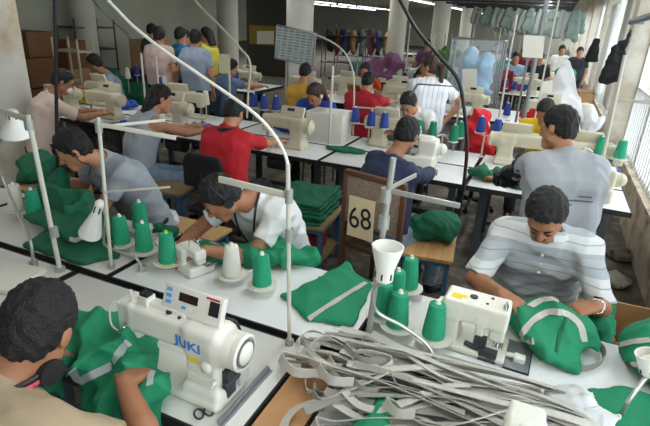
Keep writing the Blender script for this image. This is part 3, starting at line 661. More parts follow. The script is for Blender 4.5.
tl = lamp('white cup shaped lamp turned upward, below the card marked 68', aty(384, 279, 1.5), aty(388, 246, 1.5), 0.032, .056, [aty(384, 280, 1.5), aty(373, 292, 1.5), aty(377, 312, 1.52), aty(402, 326, 1.55), aty(428, 346, 1.56), tuple(at(438, 371, .75))])
lamp('white cone shaped desk lamp pointing down, beside the green cones on the left', aty(100, 203, 1.58), aty(90, 234, 1.58), .022, .055, [aty(100, 203, 1.58), aty(106, 218, 1.6), aty(104, 243, 1.62), aty(120, 252, 1.6), aty(136, 258, 1.58), tuple(at(143, 271, .75))])
lamp('white dome lamp at the left edge below the column', aty(12, 112, 1.7), aty(17, 134, 1.72), .03, .085, [aty(12, 112, 1.7), aty(-2, 150, 1.7), aty(4, 180, 1.65), aty(18, 214, 1.5), aty(30, 240, 1.4), tuple(at(34, 266, .75))])
lamp('white lamp shade at the right edge above the green cloth', aty(650, 372, 1.62), aty(648, 353, 1.62), .03, .038, [aty(650, 372, 1.62), aty(640, 385, 1.58), aty(628, 402, 1.54), tuple(at(619, 419, .75))])

b = MB(); b.cyl(aty(631, 22, 7.3), aty(668, 11, 5.6), .035, n=10); b.cyl(aty(631, 22, 7.3), V(.9, 7.45, aty(631, 22, 7.3).z), .02, n=8)
solid('wall_bar', b, M('bar_blue_grey', '#66717a', .5), 'blue grey bar fixed along the windows at the top right', 'bar', tuple(aty(631, 22, 7.3)))
# ================================================================== PEOPLE
m_skin = M('skin_tan', '#b5805f', .55, var=.06, vscale=30); m_skin2 = M('skin_brown', '#9c6a4c', .55, var=.06, vscale=30); m_skin3 = M('skin_light', '#c9987a', .55)
m_hair = M('hair_black', '#0c0a0b', .62, bump=.8, bscale=160); m_hairb = M('hair_brown', '#3a2419', .55, bump=.5, bscale=120)
m_eye = M('eye_dark', '#1c1512', .3); m_eyew = M('eye_white', '#d9d3cb', .3); m_lip = M('lips', '#8d5648', .5)
m_jean = M('denim_light', '#8197ad', .85, var=.15, vscale=20, bump=.3, bscale=300); m_darkp = M('trousers_dark', '#23262e', .85); m_shoe = M('shoe_black', '#1b1b1c', .5)
def nv(v): v = np.array(v, float); return v/np.linalg.norm(v)
def interp_h(y): return np.interp(y, [-.13, -.07, -.02, .005, .03, .06, .1], [-.075, -.07, -.035, -.01, .005, .06, .075])
def ik(a, c, l1, l2, pole):
    a, c = np.array(a, float), np.array(c, float); d = c-a; L = np.linalg.norm(d)
    if L > (l1+l2)*.995: c = a+d/L*(l1+l2)*.995; d = c-a; L = np.linalg.norm(d)
    u = d/L; x = (l1*l1-l2*l2+L*L)/(2*L); h = math.sqrt(max(l1*l1-x*x, 1e-6)); p = np.array(pole, float); p = p-u*(p@u); p = nv(p)
    return a+u*x+p*h, c
def hand(f, w, d, n, side, curl=.5, s=1.0):
    """palm and five fingers from wrist w along d, palm facing n; side +1 puts the thumb on d x n"""
    w = np.array(w, float); d = nv(d); n = np.array(n, float); n = nv(n-d*(n@d)); l = np.cross(d, n)*side
    f.slab(w+d*.008*s, w+d*.088*s, .018*s, .031*s, .0165*s, .0125*s, l, k=.012)
    for i, (o, L) in enumerate(((.033, .066), (.0115, .076), (-.0105, .071), (-.032, .054))):
        p = w+d*.086*s+l*o*s; a = curl*(.55+.1*i); q = nv(d+l*o*1.2)
        for j, (fr, r0, r1) in enumerate(((.45, .0092, .0085), (.32, .0085, .008), (.25, .008, .0068))):
            dr = nv(q*math.cos(a)+n*math.sin(a)); e = p+dr*L*fr*s; f.cone(p, e, r0*s, r1*s, k=.0035); p = e; a += curl*.8
    p = w+d*.022*s+l*.026*s; e = p+nv(d*.6+l*.8+n*.35)*.042*s; f.cone(p, e, .0125*s, .0105*s, k=.01); e2 = e+nv(d*.9+l*.25+n*.5)*.03*s; f.cone(e, e2, .01*s, .009*s, k=.004); f.cone(e2, e2+nv(d*.9+n*.45)*.024*s, .009*s, .007*s, k=.004)
def person(label, pel, neck, head, look, face, wr=None, hd=None, legs='sit', res=.011, skin=None, shirt='#888888', sleeve=.62, trousers=None, hair='short', hairm=None, sc=1., elbow=None, tilt=0, folds=.004, neck_cut=True, collar=None, knees=None, shirt_m=None, hem=.06, curl=.5, pn=None, wide=1.0, details=True, lname='t_shirt', scarfless=True):
    skin = skin or m_skin; hairm = hairm or m_hair
    pel, neck, head = (np.array(v, float) for v in (pel, neck, head)); F = np.array([math.sin(face), math.cos(face), 0]); Rt = np.array([math.cos(face), -math.sin(face), 0])
    org = (pel[0], pel[1], 0); sp = neck-pel; un = nv(sp); bk = nv(np.cross(Rt, un)); bk = bk if bk@F < 0 else -bk
    mid = pel+sp*.45+bk*.035*sc; che = pel+sp*.74+bk*.03*sc
    shl, shr = neck-un*.055*sc-Rt*.172*sc*wide, neck-un*.055*sc+Rt*.172*sc*wide
    def torso(f, g, k=.05):
        f.slab(pel-un*.02, mid, .095*sc*wide, .08*sc*wide, .115*sc+g, .108*sc+g, Rt, k); f.slab(mid, che, .08*sc*wide, .1*sc*wide, .108*sc+g, .108*sc+g, Rt, k)
        f.slab(che, neck-un*.05*sc+bk*.01, .1*sc*wide, .115*sc*wide, .108*sc+g, .062*sc+g, Rt, k); f.cone(shl, shr, .056*sc+g, .056*sc+g, k=.04)
        f.cone(neck-un*.03*sc, neck+un*.02*sc, .075*sc+g, .055*sc+g, k=.03)
    f = Field(res); torso(f, 0)
    # head
    up0 = nv(head-neck) if np.linalg.norm(head-neck) > .02 else np.array([0, 0, 1.]); lk = nv(look); hu = np.array([0, 0, 1.])*.8+up0*.5; hu = nv(hu-lk*(hu@lk)); hr = np.cross(lk, hu)
    if tilt: hu, hr = hu*math.cos(tilt)+hr*math.sin(tilt), hr*math.cos(tilt)-hu*math.sin(tilt)
    H = lambda x, y, z: head+(hr*x+lk*y+hu*z)*sc
    ax = [hr, lk, hu]
    f.cone(neck-un*.02, H(0, -.02, -.045), .058*sc, .054*sc, k=.03)
    f.ell(H(0, -.008, .035), np.array([.074, .093, .088])*sc, ax, k=.02); f.ell(H(0, .03, -.035), np.array([.06, .062, .082])*sc, ax, k=.025)
    f.cone(H(-.02, .066, -.09), H(.02, .066, -.09), .026*sc, k=.025); f.cone(H(-.05, .01, -.06), H(.05, .01, -.06), .02*sc, k=.03)
    if res < .012:
        f.cone(H(-.035, .078, .022), H(.035, .078, .022), .012*sc, k=.018)
        for sg in (-1, 1): f.ell(H(sg*.03, .094, .002), np.array([.017, .012, .011])*sc, ax, k=.012, op='sub')
        f.cone(H(0, .09, .01), H(0, .108, -.028), .008*sc, .013*sc, k=.012); f.cone(H(-.012, .096, -.033), H(.012, .096, -.033), .009*sc, k=.008)
        f.cone(H(-.018, .088, -.062), H(.018, .088, -.062), .008*sc, k=.01)
        for sg in (-1, 1):
            f.ell(H(sg*.03, .082, .0), np.array([.0145, .0135, .0125])*sc, ax, k=.004)
            f.ell(H(sg*.077, -.008, -.002), np.array([.012, .022, .033])*sc, ax, k=.006)
    # arms
    wr = wr or [None, None]; hd = hd or [None, None]; el = []; ws = []
    for i, (sh, sg) in enumerate(((shl, -1), (shr, 1))):
        w = wr[i] if wr[i] is not None else sh+np.array([0, 0, -.5*sc])+F*.06+Rt*sg*.04
        po = elbow[i] if elbow and elbow[i] is not None else Rt*sg*.7-np.array([0, 0, 1.])*.9-F*.35
        e, w = ik(sh, w, .285*sc, .25*sc, po); el.append(e); ws.append(w)
        f.cone(sh, e, .05*sc, .04*sc, k=.03); f.cone(e, e+(w-e)*.35, .04*sc, .041*sc, k=.012); f.cone(e+(w-e)*.35, w, .041*sc, .027*sc, k=.012)
        d = nv(hd[i]) if hd[i] is not None else nv(w-e)
        hand(f, w, d, (pn[i] if pn and pn[i] is not None else (0, 0, -1)), sg if True else 0, curl, sc)
    # legs
    hips = [pel+Rt*s*.09*sc-un*.03 for s in (-1, 1)]; kn = []; an = []
    for i, sg in enumerate((-1, 1)):
        h = hips[i]
        if legs == 'sit':
            k_ = knees[i] if knees else h+F*.40*sc+Rt*sg*.05-np.array([0, 0, .02]); k_ = np.array(k_, float); a_ = np.array([k_[0], k_[1], .09])-F*.03
        else:
            k_ = np.array([h[0], h[1], h[2]*.53])+F*.02; a_ = np.array([h[0], h[1], .09])-F*.02
        kn.append(k_); an.append(a_)
        f.cone(h, k_, .078*sc, .054*sc, k=.03); f.cone(k_, a_, .052*sc, .036*sc, k=.015); f.cone(a_-np.array([0, 0, .04]), a_+F*.14-np.array([0, 0, .055]), .032, .028, k=.02)
    body = fsolid('person', f, skin, label, 'person', org)
    # clothes
    sm = shirt_m or M('cloth_'+shirt, shirt, .85, var=.05, vscale=12, bump=.25, bscale=350)
    g = Field(res); torso(g, .013)
    if sleeve:
        for i, sh in enumerate((shl, shr)):
            e, w = el[i], ws[i]
            if sleeve <= 1: g.cone(sh, sh+(e-sh)*sleeve, .066*sc, .064*sc, k=.03, flat=True)
            else: g.cone(sh, e, .066*sc, .054*sc, k=.03); g.cone(e, e+(w-e)*min(sleeve-1, .93), .054*sc, .043*sc, k=.01, flat=True)
    else:
        for sg, sh in ((-1, shl), (1, shr)): g.ell(sh+Rt*sg*.035, (.075*sc,)*3, k=.01, op='sub')
    g.ell(neck+un*.052*sc-bk*.02, np.array([.068, .068, .06])*sc, k=.01, op='sub')
    if folds: g.folds(folds, 26, int(abs(pel[0]*1000)) % 97)
    g.cut(pel-un*hem, -un)
    shirt_o = fpart(lname, g, sm, body, org)
    tm = trousers or m_darkp
    q = Field(max(res, .009)); q.slab(pel-un*.04, pel+un*.05, .1*sc*wide, .095*sc*wide, .12*sc, .117*sc, Rt, .05)
    for i in range(2): q.cone(hips[i], kn[i], .09*sc, .068*sc, k=.05); q.cone(kn[i], an[i], .068*sc, .056*sc, k=.02, flat=True)
    q.folds(.004, 22, 5); fpart('trousers', q, tm, body, org)
    for i in range(2):
        q = Field(.011); a_ = an[i]; q.slab(a_-np.array([0, 0, .045]), a_+F*.15-np.array([0, 0, .052]), .022, .018, .028, .022, Rt, .02); q.cut((0, 0, .004), (0, 0, -1)); q.cone(a_-np.array([0, 0, .04]), a_, .04, .042, k=.02); fpart('shoe', q, m_shoe, body, org)
    # hair
    if hair:
        h = Field(max(res*.9, .006)); h.ell(H(0, -.012, .04), np.array([.087, .104, .1])*sc, ax, k=.02); h.ell(H(0, -.03, -.01), np.array([.076, .082, .08])*sc, ax, k=.02)
        if hair == 'long': h.slab(H(0, -.075, .02), H(0, -.1, -.16), .05*sc, .06*sc, .05*sc, .035*sc, hr, .03); 
        if hair == 'pony': h.cone(H(0, -.1, .03), H(0, -.15, -.0), .035*sc, .04*sc); h.cone(H(0, -.15, 0), H(0, -.14, -.2), .04*sc, .02*sc)
        if hair == 'bun': h.ell(H(0, -.115, .05), np.array([.045, .04, .045])*sc, ax)
        def hl(x, y, z):
            px, py, pz = x-head[0], y-head[1], z-head[2]
            yy = (px*lk[0]+py*lk[1]+pz*lk[2])/sc; zz = (px*hu[0]+py*hu[1]+pz*hu[2])/sc
            lim = interp_h(yy) if hair == 'short' else np.where(yy < .0, -.3, interp_h(yy))
            return (lim-zz)*.6*sc
        h.custom(hl, 'int', .008); h.folds(.0035, 70, 3); h.folds(.002, 190, 4); fpart('hair', h, hairm, body, org)
    if details and res < .012:
        for sg in (-1, 1):
            b = MB(); o_ = np.array(org); b.tube([Vector(H(sg*x, y, z)-o_) for x, y, z in ((.012, .0985, .021), (.028, .0965, .026), (.045, .084, .02))], [.0035*sc, .0045*sc, .003*sc], 6); part('eyebrow', b, hairm, body)
            b = MB(); b.tube([Vector(H(sg*x, y, z)-o_) for x, y, z in ((.017, .0945, -.002), (.03, .0975, -.004), (.043, .091, -.002))], [.002, .0038, .002], 6); part('eye', b, m_eye, body)
        b = MB(); o_ = np.array(org); b.tube([Vector(H(x, y, z)-o_) for x, y, z in ((-.024, .086, -.063), (-.01, .0965, -.061), (.01, .0965, -.061), (.024, .086, -.063))], [.003, .0055, .0055, .003], 6); part('lips', b, m_lip, body)
    body['_x'] = 0; del body['_x']
    return body, dict(H=H, org=np.array(org), el=el, ws=ws, neck=neck, un=un, F=F, Rt=Rt, bk=bk, pel=pel, hu=hu, lk=lk, hr=hr, shl=shl, shr=shr)
def stool(x, y, z, label, wood=True):
    t = thing('stool', label, 'stool', (x, y, 0)); b = MB(); b.b2((-.17, -.16, z-.03), (.17, .16, z)); part('seat', b, m_wood if wood else m_black, t, .004)
    for sx in (-1, 1):
        for sy in (-1, 1): b = MB(); b.cyl((sx*.15, sy*.14, 0), (sx*.14, sy*.13, z-.03), .014); part('leg', b, m_leg, t)
    return t
m_wood = M('wood_pale', '#b58a57', .6, var=.2, vscale=10)
def office_chair(x, y, z, rz, label, seat=True, bz=.3, m=None):
    t = thing('office_chair', label, 'chair', (x, y, 0), rz); m = m or m_fab
    f = Field(.012); f.rbox((0, 0, z-.03), (.21, .2, .03), .025); fpart('seat', f, m, t)
    f = Field(.012); f.rbox((0, -.225, z+bz), (.19, .025, .14), .022); f.custom(lambda X, Y, Z: (np.abs(X)-.2)+.6*np.maximum(Z-z-bz-.06, 0), 'int', .03); fpart('backrest', f, m, t)
    b = MB(); b.tube([(0, -.1, z-.07), (0, -.27, z-.04), (0, -.255, z+bz)], .018); part('back_bar', b, m_black, t)
    b = MB(); b.cyl((0, 0, .1), (0, 0, z-.06), .025); part('gas_column', b, m_black, t)
    for k in range(5):
        a = k*2*PI/5+.3; b = MB(); b.cyl((0, 0, .1), (.27*math.cos(a), .27*math.sin(a), .06), .02, .013); b.cyl((.27*math.cos(a), .27*math.sin(a)-.012, .027), (.27*math.cos(a), .27*math.sin(a)+.012, .027), .026); part('leg', b, m_black, t)
    return t
m_fab = M('chair_black_fabric', '#17171b', .9)
NEAR = .0058
# --- man in khaki at the lower left, seen from behind
p1, d1 = person('man in khaki T-shirt at lower left, seen from behind, sewing green cloth', (-1.14, .22, .5), (-1.13, .6, 1.03), (-1.105, .7, 1.15), (-.4, .8, -.5), .0, wr=[(-1.36, .84, .9), (-1.0, .86, .895)], hd=[(.4, .7, -.3), (-.15, .9, -.25)], res=NEAR, skin=m_skin2, shirt='#9f8d73', elbow=[(-1, -.3, -.2), (1, -.2, -.5)], wide=1.06, folds=.005, sleeve=.62)
# --- man with lanyard and earphones, bending over white overlocker
p2, d2 = person('man in white T-shirt with black lanyard and earphones, bending over green cloth', (-1.3, 2.42, .56), (-1.31, 2.08, 1.03), (-1.385, 1.91, 1.09), (-.45, -.55, -.7), PI+.15, wr=[(-1.38, 1.76, .865), (-1.53, 1.78, .86)], hd=[(-.75, -.3, -.4), (.2, -.85, -.35)], res=NEAR, skin=m_skin2, shirt='#d2d3d1', elbow=[(.45, .3, -.7), (-.7, .2, -.6)], folds=.005, sc=.95)
# --- young man in grey on the left
p3, d3 = person('young man in grey T-shirt on the left, head bowed over green cloth', (-2.4, 2.45, .55), (-2.42, 2.14, 1.06), (-2.49, 2.0, 1.155), (-.6, -.58, -.5), PI+.2, wr=[(-2.56, 1.92, .88), (-2.74, 2.02, .88)], hd=[(-.8, -.3, -.2), (-.3, -.7, -.3)], res=NEAR, skin=m_skin, shirt='#9aa0a8', elbow=[(.5, .1, -.7), (-.6, .3, -.7)], folds=.005, sc=.96)
# --- man in the striped polo
m_polo = stripes('polo_stripes', [(0, '#a9adb1'), (.12, '#cfd0d0'), (.34, '#98a0a8'), (.37, '#cbcdcd'), (.55, '#a8aeb4'), (.78, '#87909b'), (.81, '#b2b6ba')], .85, .17, 2, .2)
p4, d4 = person('man in grey and white striped polo shirt with a wristwatch, sewing a green bag', (.14, 2.62, .54), (.12, 2.34, 1.07), (.095, 2.2, 1.2), (-.06, -.72, -.66), PI+.0, wr=[(.35, 2.05, .905), (-.015, 2.0, .885)], hd=[(-.75, -.5, -.15), (.7, -.5, -.05)], res=NEAR, skin=m_skin2, shirt_m=m_polo, elbow=[(.35, .45, -.7), (-.6, .2, -.6)], wide=1.06, sc=.97, folds=.005, lname='polo_shirt', sleeve=.92)
stool(-1.1, .2, .36, 'stool under the khaki shirt man'); stool(-1.3, 2.46, .41, 'stool under the man with the black lanyard'); stool(-2.4, 2.49, .4, 'stool under the grey T-shirt young man'); stool(.14, 2.66, .39, 'stool under the striped polo man')
# details of the four nearest people
def rel(d, *pts): return [Vector(np.array(p)-d['org']) for p in pts]
H = d1['H']; b = MB(); nk = d1['neck']; un = d1['un']
ring = [nk+un*.03+np.array([math.cos(a)*.088, math.sin(a)*.092, 0]) for a in np.linspace(0, 2*PI, 25)]
b.tube(rel(d1, *ring), .008, 6); part('lanyard', b, M('lanyard_red', '#c2475f', .7), p1, label='red lanyard')
b = MB(); b.tube(rel(d1, *[nk+un*.045+(d1['Rt']*math.cos(a)*.085+d1['F']*math.sin(a)*.08) for a in np.linspace(-.9, PI+.9, 20)]), .008, 6); part('headphone_band', b, m_black, p1)
for s in (-1, 1):
    b = MB(); c = nk+un*.035+d1['Rt']*s*.085+d1['F']*.05; b.cyl(rel(d1, c-d1['Rt']*.014)[0], rel(d1, c+d1['Rt']*.014)[0], .036, n=18); part('ear_cup', b, m_black, p1)
H = d2['H']; b = MB(); nk, un, F, R, bk = d2['neck'], d2['un'], d2['F'], d2['Rt'], d2['bk']
b.tube(rel(d2, *curve([nk-un*.25-bk*.135-R*.03, nk-un*.1-bk*.125-R*.055, nk+un*.03-bk*.05-R*.072, nk+un*.05+bk*.065-R*.03, nk+un*.05+bk*.065+R*.03, nk+un*.03-bk*.05+R*.072, nk-un*.1-bk*.125+R*.055, nk-un*.25-bk*.135+R*.03], 30)), .006, 6); part('lanyard', b, m_black, p2)
b = MB(); b.tube(rel(d2, *[H(math.cos(a)*.092, -.01, .01+math.sin(a)*.128) for a in np.linspace(0, PI, 20)]), .006, 6); part('headphone_band', b, m_black, p2)
for s in (-1, 1):
    b = MB(); b.cyl(rel(d2, H(s*.078, -.008, .0))[0], rel(d2, H(s*.1, -.008, 0))[0], .026, n=16); part('ear_cup', b, m_black, p2)
H = d3['H']; b = MB(); b.tube(rel(d3, *curve([H(-.085, -.01, .01), H(-.09, .0, -.05), H(-.06, -.02, -.12), d3['neck']-d3['bk']*.12], 12)), .0035, 5); part('earphone_wire', b, m_black, p3)
b = MB(); b.cyl(rel(d3, H(-.08, 0, 0))[0], rel(d3, H(-.095, 0, 0))[0], .014); part('earphone', b, m_black, p3)
H = d4['H']; b = MB(); b.tube(rel(d4, H(-.022, .094, -.05), H(-.008, .103, -.045), H(.008, .103, -.045), H(.022, .094, -.05)), [.003, .005, .005, .003], 6); part('moustache', b, m_hair, p4)
nk, un, F, R, bk = d4['neck'], d4['un'], d4['F'], d4['Rt'], d4['bk']
b = MB()
cr_ = [nk+un*.02+(R*math.cos(a)*.088+F*math.sin(a)*.085) for a in np.linspace(PI*.5+.35, PI*2.5-.35, 26)]
b.ribbon(rel(d4, *cr_), [Vector(un*.8+(R*math.cos(a)+F*math.sin(a))*-.5) for a in np.linspace(PI*.5+.35, PI*2.5-.35, 26)], .045, .005); part('collar', b, m_polo, p4)
w, e = d4['ws'][0], d4['el'][0]; u = nv(w-e); b = MB(); c = w-u*.012
b.cyl(rel(d4, c-u*.009)[0], rel(d4, c+u*.009)[0], .0335, .0325, 20); wt = part('watch_band', b, m_chrome, p4, label='metal watch band')
b = MB(); nn = nv(np.cross(u, R)); nn = nn if nn[2] > 0 else -nn; b.cyl(rel(d4, c+nn*.03)[0], rel(d4, c+nn*.038)[0], .017, n=18); part('watch_face', b, m_lcd, wt)
for k in range(3):
    b = MB(); q = nk-un*(.03+.05*k)-bk*(.11+.012*k); b.cyl(rel(d4, q)[0], rel(d4, q-bk*.01)[0], .006, n=8); part('button', b, m_plate, p4)
MID = .0095
# --- second bench
p5, d5 = person('man in grey T-shirt by the window, seen from behind with black oversleeves', (.2, 3.0, .72), (.17, 3.08, 1.27), (.1, 3.16, 1.41), (-.8, .5, -.25), -.35, wr=[(-.28, 3.62, .86), (-.0, 3.7, .86)], hd=[(-.5, .8, -.1), (-.4, .8, -.2)], res=.0075, skin=m_skin, shirt='#a3a7ad', wide=1.05, folds=.006, hem=.1, elbow=[(-.3, -.6, -.6), (.8, -.2, -.5)])
for i, nm in enumerate(('oversleeve', 'oversleeve')):
    g_ = Field(.008); e, w = d5['el'][i], d5['ws'][i]; s_ = (d5['shl'], d5['shr'])[i]; g_.cone(s_+(e-s_)*.3, e, .072, .066, k=.02); g_.cone(e, e+(w-e)*.92, .066, .052, k=.02, flat=True); g_.folds(.008, 40, 4); fpart(nm, g_, m_black, p5, d5['org'], label='black oversleeve')
sh5 = [c_ for c_ in p5.children if c_.name.startswith('t_shirt')][0]; bv5 = bvh_of(sh5)
for dz, ww, of in ((.2, .07, .07), (.225, .13, .05), (.25, .05, -.02)):
    b = MB(); pp = []
    for u in np.linspace(-.5, .5, 7):
        o_ = Vector(d5['neck']-d5['un']*dz+d5['Rt']*(of+ww*u)+d5['bk']*.5-d5['org']); h_ = bv5.ray_cast(o_, Vector(-d5['bk']))
        if h_[0] is not None: pp.append(h_[0]+Vector(d5['bk'])*.002)
    if len(pp) > 2: b.ribbon(pp, [Vector(d5['un'])]*len(pp), .009, .002); part('back_print', b, M('shirt_print', '#5d646e', .8), p5, label='small dark lettering')
p6, d6 = person('man in navy shirt and pale jeans, back to camera, beside the 68 card', (-.88, 3.17, .53), (-.91, 3.29, 1.04), (-.86, 3.42, 1.19), (.1, .85, -.5), .62, hem=-.02, wr=[(-1.05, 3.85, .86), (-.66, 3.9, .84)], hd=[(.3, .9, -.2), (-.2, .9, -.2)], res=.0075, skin=m_skin2, shirt='#27304f', sleeve=1.75, trousers=m_jean, wide=1.1, folds=.006, lname='shirt')
p7, d7 = person('young man in white shirt facing the camera behind the second bench', (-1.24, 5.5, .53), (-1.27, 5.22, 1.06), (-1.29, 5.08, 1.15), (-.1, -.75, -.6), PI, wr=[(-1.1, 4.85, .88), (-1.45, 4.85, .88)], res=MID, skin=m_skin, shirt='#dfe0df')
m_uni = stripes('uniform_stripes', [(0, '#e4e7ec'), (.45, '#e9ebef'), (.6, '#aebbd2'), (.75, '#e4e7ec')], .85, .05, 0)
p8, d8 = person('standing woman in striped white uniform dress with a brown ponytail', (-1.25, 5.75, .86), (-1.25, 5.78, 1.33), (-1.27, 5.8, 1.47), (-.95, .2, -.12), -.5, legs='stand', wr=[(-1.5, 5.9, .92), (-1.02, 5.85, .9)], res=MID, skin=m_skin, shirt_m=m_uni, sleeve=.7, hair='pony', hairm=m_hairb, hem=.18, lname='uniform_dress', trousers=M('uniform_skirt', '#e2e5ea', .85))
b = MB(); nk = d8['pel']+d8['un']*.12; b.tube(rel(d8, *[nk+d8['Rt']*math.cos(a)*.215+d8['F']*math.sin(a)*.145 for a in np.linspace(0, 2*PI, 28)]), .014, 6); part('belt', b, m_uni, p8)
p10, d10 = person('person in red polo shirt with black collar, back to the camera', (-2.38, 3.35, .53), (-2.4, 3.44, 1.02), (-2.42, 3.56, 1.14), (.0, .75, -.65), 0, wr=[(-2.6, 3.95, .86), (-2.2, 3.95, .86)], res=MID, skin=m_skin, shirt='#c21f2c', sleeve=.85, wide=1.0, lname='polo_shirt')
b = MB(); nk = d10['neck']+d10['un']*.02; b.tube(rel(d10, *[nk+d10['Rt']*math.cos(a)*.075+d10['F']*math.sin(a)*.075 for a in np.linspace(0, 2*PI, 24)]), .02, 8); part('collar', b, m_black, p10, label='black collar')
p11, d11 = person('woman in grey tank top and pale jeans, side view at the second bench', (-3.35, 3.35, .54), (-3.3, 3.52, 1.04), (-3.27, 3.63, 1.17), (.55, .7, -.35), .55, wr=[(-3.16, 3.97, .875), (-3.0, 3.88, .865)], res=.0085, skin=m_skin, shirt='#a3abb6', sleeve=0, trousers=m_jean, hair='long', lname='tank_top', wide=1.05, elbow=[(-.5, -.3, -.8), (.8, -.5, -.4)], knees=[(-3.05, 3.6, .5), (-2.92, 3.45, .5)])
p12, d12 = person('man in pale pink shirt wearing a white face mask, at left by the column', (-4.72, 3.4, .54), (-4.68, 3.58, 1.06), (-4.6, 3.68, 1.2), (.6, .65, -.45), .5, wr=[(-4.52, 3.97, .87), (-4.38, 3.93, .86)], res=MID, skin=m_skin2, shirt='#cdb9ab', wide=1.05, sleeve=.8)
f = Field(.009); HH = d12['H']; f.ell(HH(0, .07, -.05), (.05, .045, .045), [d12['hr'], d12['lk'], d12['hu']]); fpart('face_mask', f, m_white, p12, d12['org'], label='white face mask')
p14, d14 = person('woman in blue with white earphones facing the camera, second bench', (-2.45, 5.45, .54), (-2.4, 5.2, 1.03), (-2.37, 5.08, 1.14), (-.15, -.75, -.6), PI, wr=[(-2.2, 4.85, .9), (-2.55, 4.85, .88)], res=MID, skin=m_skin, shirt='#2a49a8', hair='long', hairm=m_hairb, sleeve=1.6)
b = MB(); HH = d14['H']; b.cyl(rel(d14, HH(-.08, 0, 0))[0], rel(d14, HH(-.1, 0, 0))[0], .022); part('ear_cup', b, m_white, p14)
FAR = .0125
p13 = person('man in grey shirt at far left beyond the second bench', (-5.9, 5.55, .54), (-5.85, 5.4, 1.04), (-5.93, 5.3, 1.19), (-.75, -.5, -.3), PI+.5, wr=[(-5.6, 4.9, .86), (-5.9, 4.85, .86)], res=FAR, skin=m_skin2, shirt='#8d98a3')
p15 = person('person in mustard yellow shirt, back to the camera, third bench', (-3.2, 6.4, .54), (-3.2, 6.45, 1.02), (-3.2, 6.52, 1.2), (0, .9, -.3), 0, wr=[(-3.4, 7.0, .9), (-3.0, 7.0, .9)], res=FAR, shirt='#c99a3a')
p16 = person('man in crimson shirt, back to the camera, third bench', (-2.2, 6.2, .54), (-2.2, 6.28, 1.02), (-2.2, 6.38, 1.17), (.05, .85, -.4), 0, wr=[(-2.45, 6.8, .9), (-1.95, 6.8, .9)], res=FAR, shirt='#b5202f', wide=1.2, sleeve=.8)
p17 = person('small faced worker in dark blue facing the camera, third bench', (-1.9, 8.35, .54), (-1.9, 8.2, 1.0), (-1.9, 8.08, 1.14), (0, -.85, -.4), PI, wr=[(-1.7, 7.9, .9), (-2.1, 7.9, .9)], res=FAR, shirt='#2c3c70')
p20 = person('worker with orange vest facing the camera, third bench', (-2.85, 8.35, .54), (-2.85, 8.2, 1.0), (-2.85, 8.08, 1.15), (0, -.85, -.3), PI, wr=[(-2.65, 7.9, .9), (-3.05, 7.9, .9)], res=FAR, shirt='#c8521f')
q18 = at(158, 36, 1.585); p18 = person('standing person in pale pink top, back to the camera', (q18.x, q18.y, .95), (q18.x, q18.y, 1.44), (q18.x, q18.y+.03, 1.585), (-.4, .85, -.2), 0, legs='stand', res=FAR, shirt='#c9b0a9', wr=[(q18.x-.35, q18.y+.15, .95), None], wide=1.05)
q19 = at(195, 39, 1.585); p19 = person('standing man in grey blue shirt, back to the camera', (q19.x, q19.y, .95), (q19.x, q19.y, 1.44), (q19.x, q19.y+.03, 1.585), (-.2, .95, -.1), 0, legs='stand', res=FAR, shirt='#93a0b4', wide=1.05, wr=[(q19.x-.3, q19.y+.2, 1.0), None])
for nm, px, py, z, col, fc, hr_ in (('person with black hair half hidden behind the pale pink top', 152, 31, 1.6, '#3c3f48', 0, 'short'), ('standing person in bright blue top beyond the pale pink top', 181, 36, 1.58, '#2c7fb0', .3, 'short'), ('standing person in red top behind the grey blue shirt man', 185, 37, 1.56, '#b02a33', .2, 'short'), ('woman in yellow top with long dark hair, right of the grey blue shirt', 206, 35, 1.59, '#c9b93f', -1.6, 'long')):
    q = at(px, py, z); k_ = {'#3c3f48': 1.12, '#2c7fb0': 1.03, '#b02a33': 1.17, '#c9b93f': 1.06}[col]; q = V(q.x*k_, q.y*k_, 0); zz = CAM_Z+(z-CAM_Z)*k_
    person(nm, (q.x, q.y, zz-.62), (q.x, q.y, zz-.16), (q.x, q.y, zz), (math.sin(fc), math.cos(fc), -.2), fc, legs='stand', res=FAR, shirt=col, hair=hr_)
q = at(229, 68, 1.18); person('seated person in steel blue shirt beside the hanging paper note', (q.x-.1, q.y-.05, .54), (q.x-.05, q.y, 1.03), (q.x, q.y+.06, 1.18), (.5, .8, -.3), .3, res=FAR, shirt='#5f7897', wr=[(q.x, q.y+.5, .9), (q.x+.3, q.y+.45, .9)])
q = at(546, 115, 1.2); person('seated person in yellow shirt hidden behind the grey shirt man', (.0, 5.75, .55), (.03, 5.55, 1.04), (.02, 5.45, 1.17), (-.1, -.8, -.6), PI, res=FAR, shirt='#d8b21c', wr=[(.25, 5.1, .88), (-.2, 5.1, .88)])
for nm, px, py, y, col in (('distant worker in dark red at the far benches', 525, 52, 12.6, '#7d1f2c'), ('distant worker in white at the far benches', 562, 50, 15.2, '#e6e6e2'), ('distant worker in teal near the far end', 505, 55, 15.4, '#2f7a68'), ('distant dark clothed worker by the window', 580, 52, 15.0, '#23262d'), ('distant standing worker in purple by the second columns', 428, 45, 12.4, '#5d3a66'), ('distant worker in grey left of the blue bundle', 452, 52, 12.6, '#6d737b')):
    p = aty(px, py, y); hz = min(max(p.z, 1.1), 1.55); st = hz > 1.3
    person(nm, (p.x, y, hz-.62), (p.x, y, hz-.16), (p.x, y-.04, hz), (.2, -.9, -.3), PI, legs='stand' if st else 'sit', res=.016, shirt=col)
for (x, y, lb) in ((.2, 2.95, 'tall stool under the grey shirt man by the window'),): stool(x, y, .59, lb)
for (d_, lb) in ((d7, 'stool under the young man in the white shirt'), (d14, 'stool under the woman in blue with earphones'), (d12, 'stool under the man with the face mask')): stool(d_['pel'][0], d_['pel'][1], .39, lb)
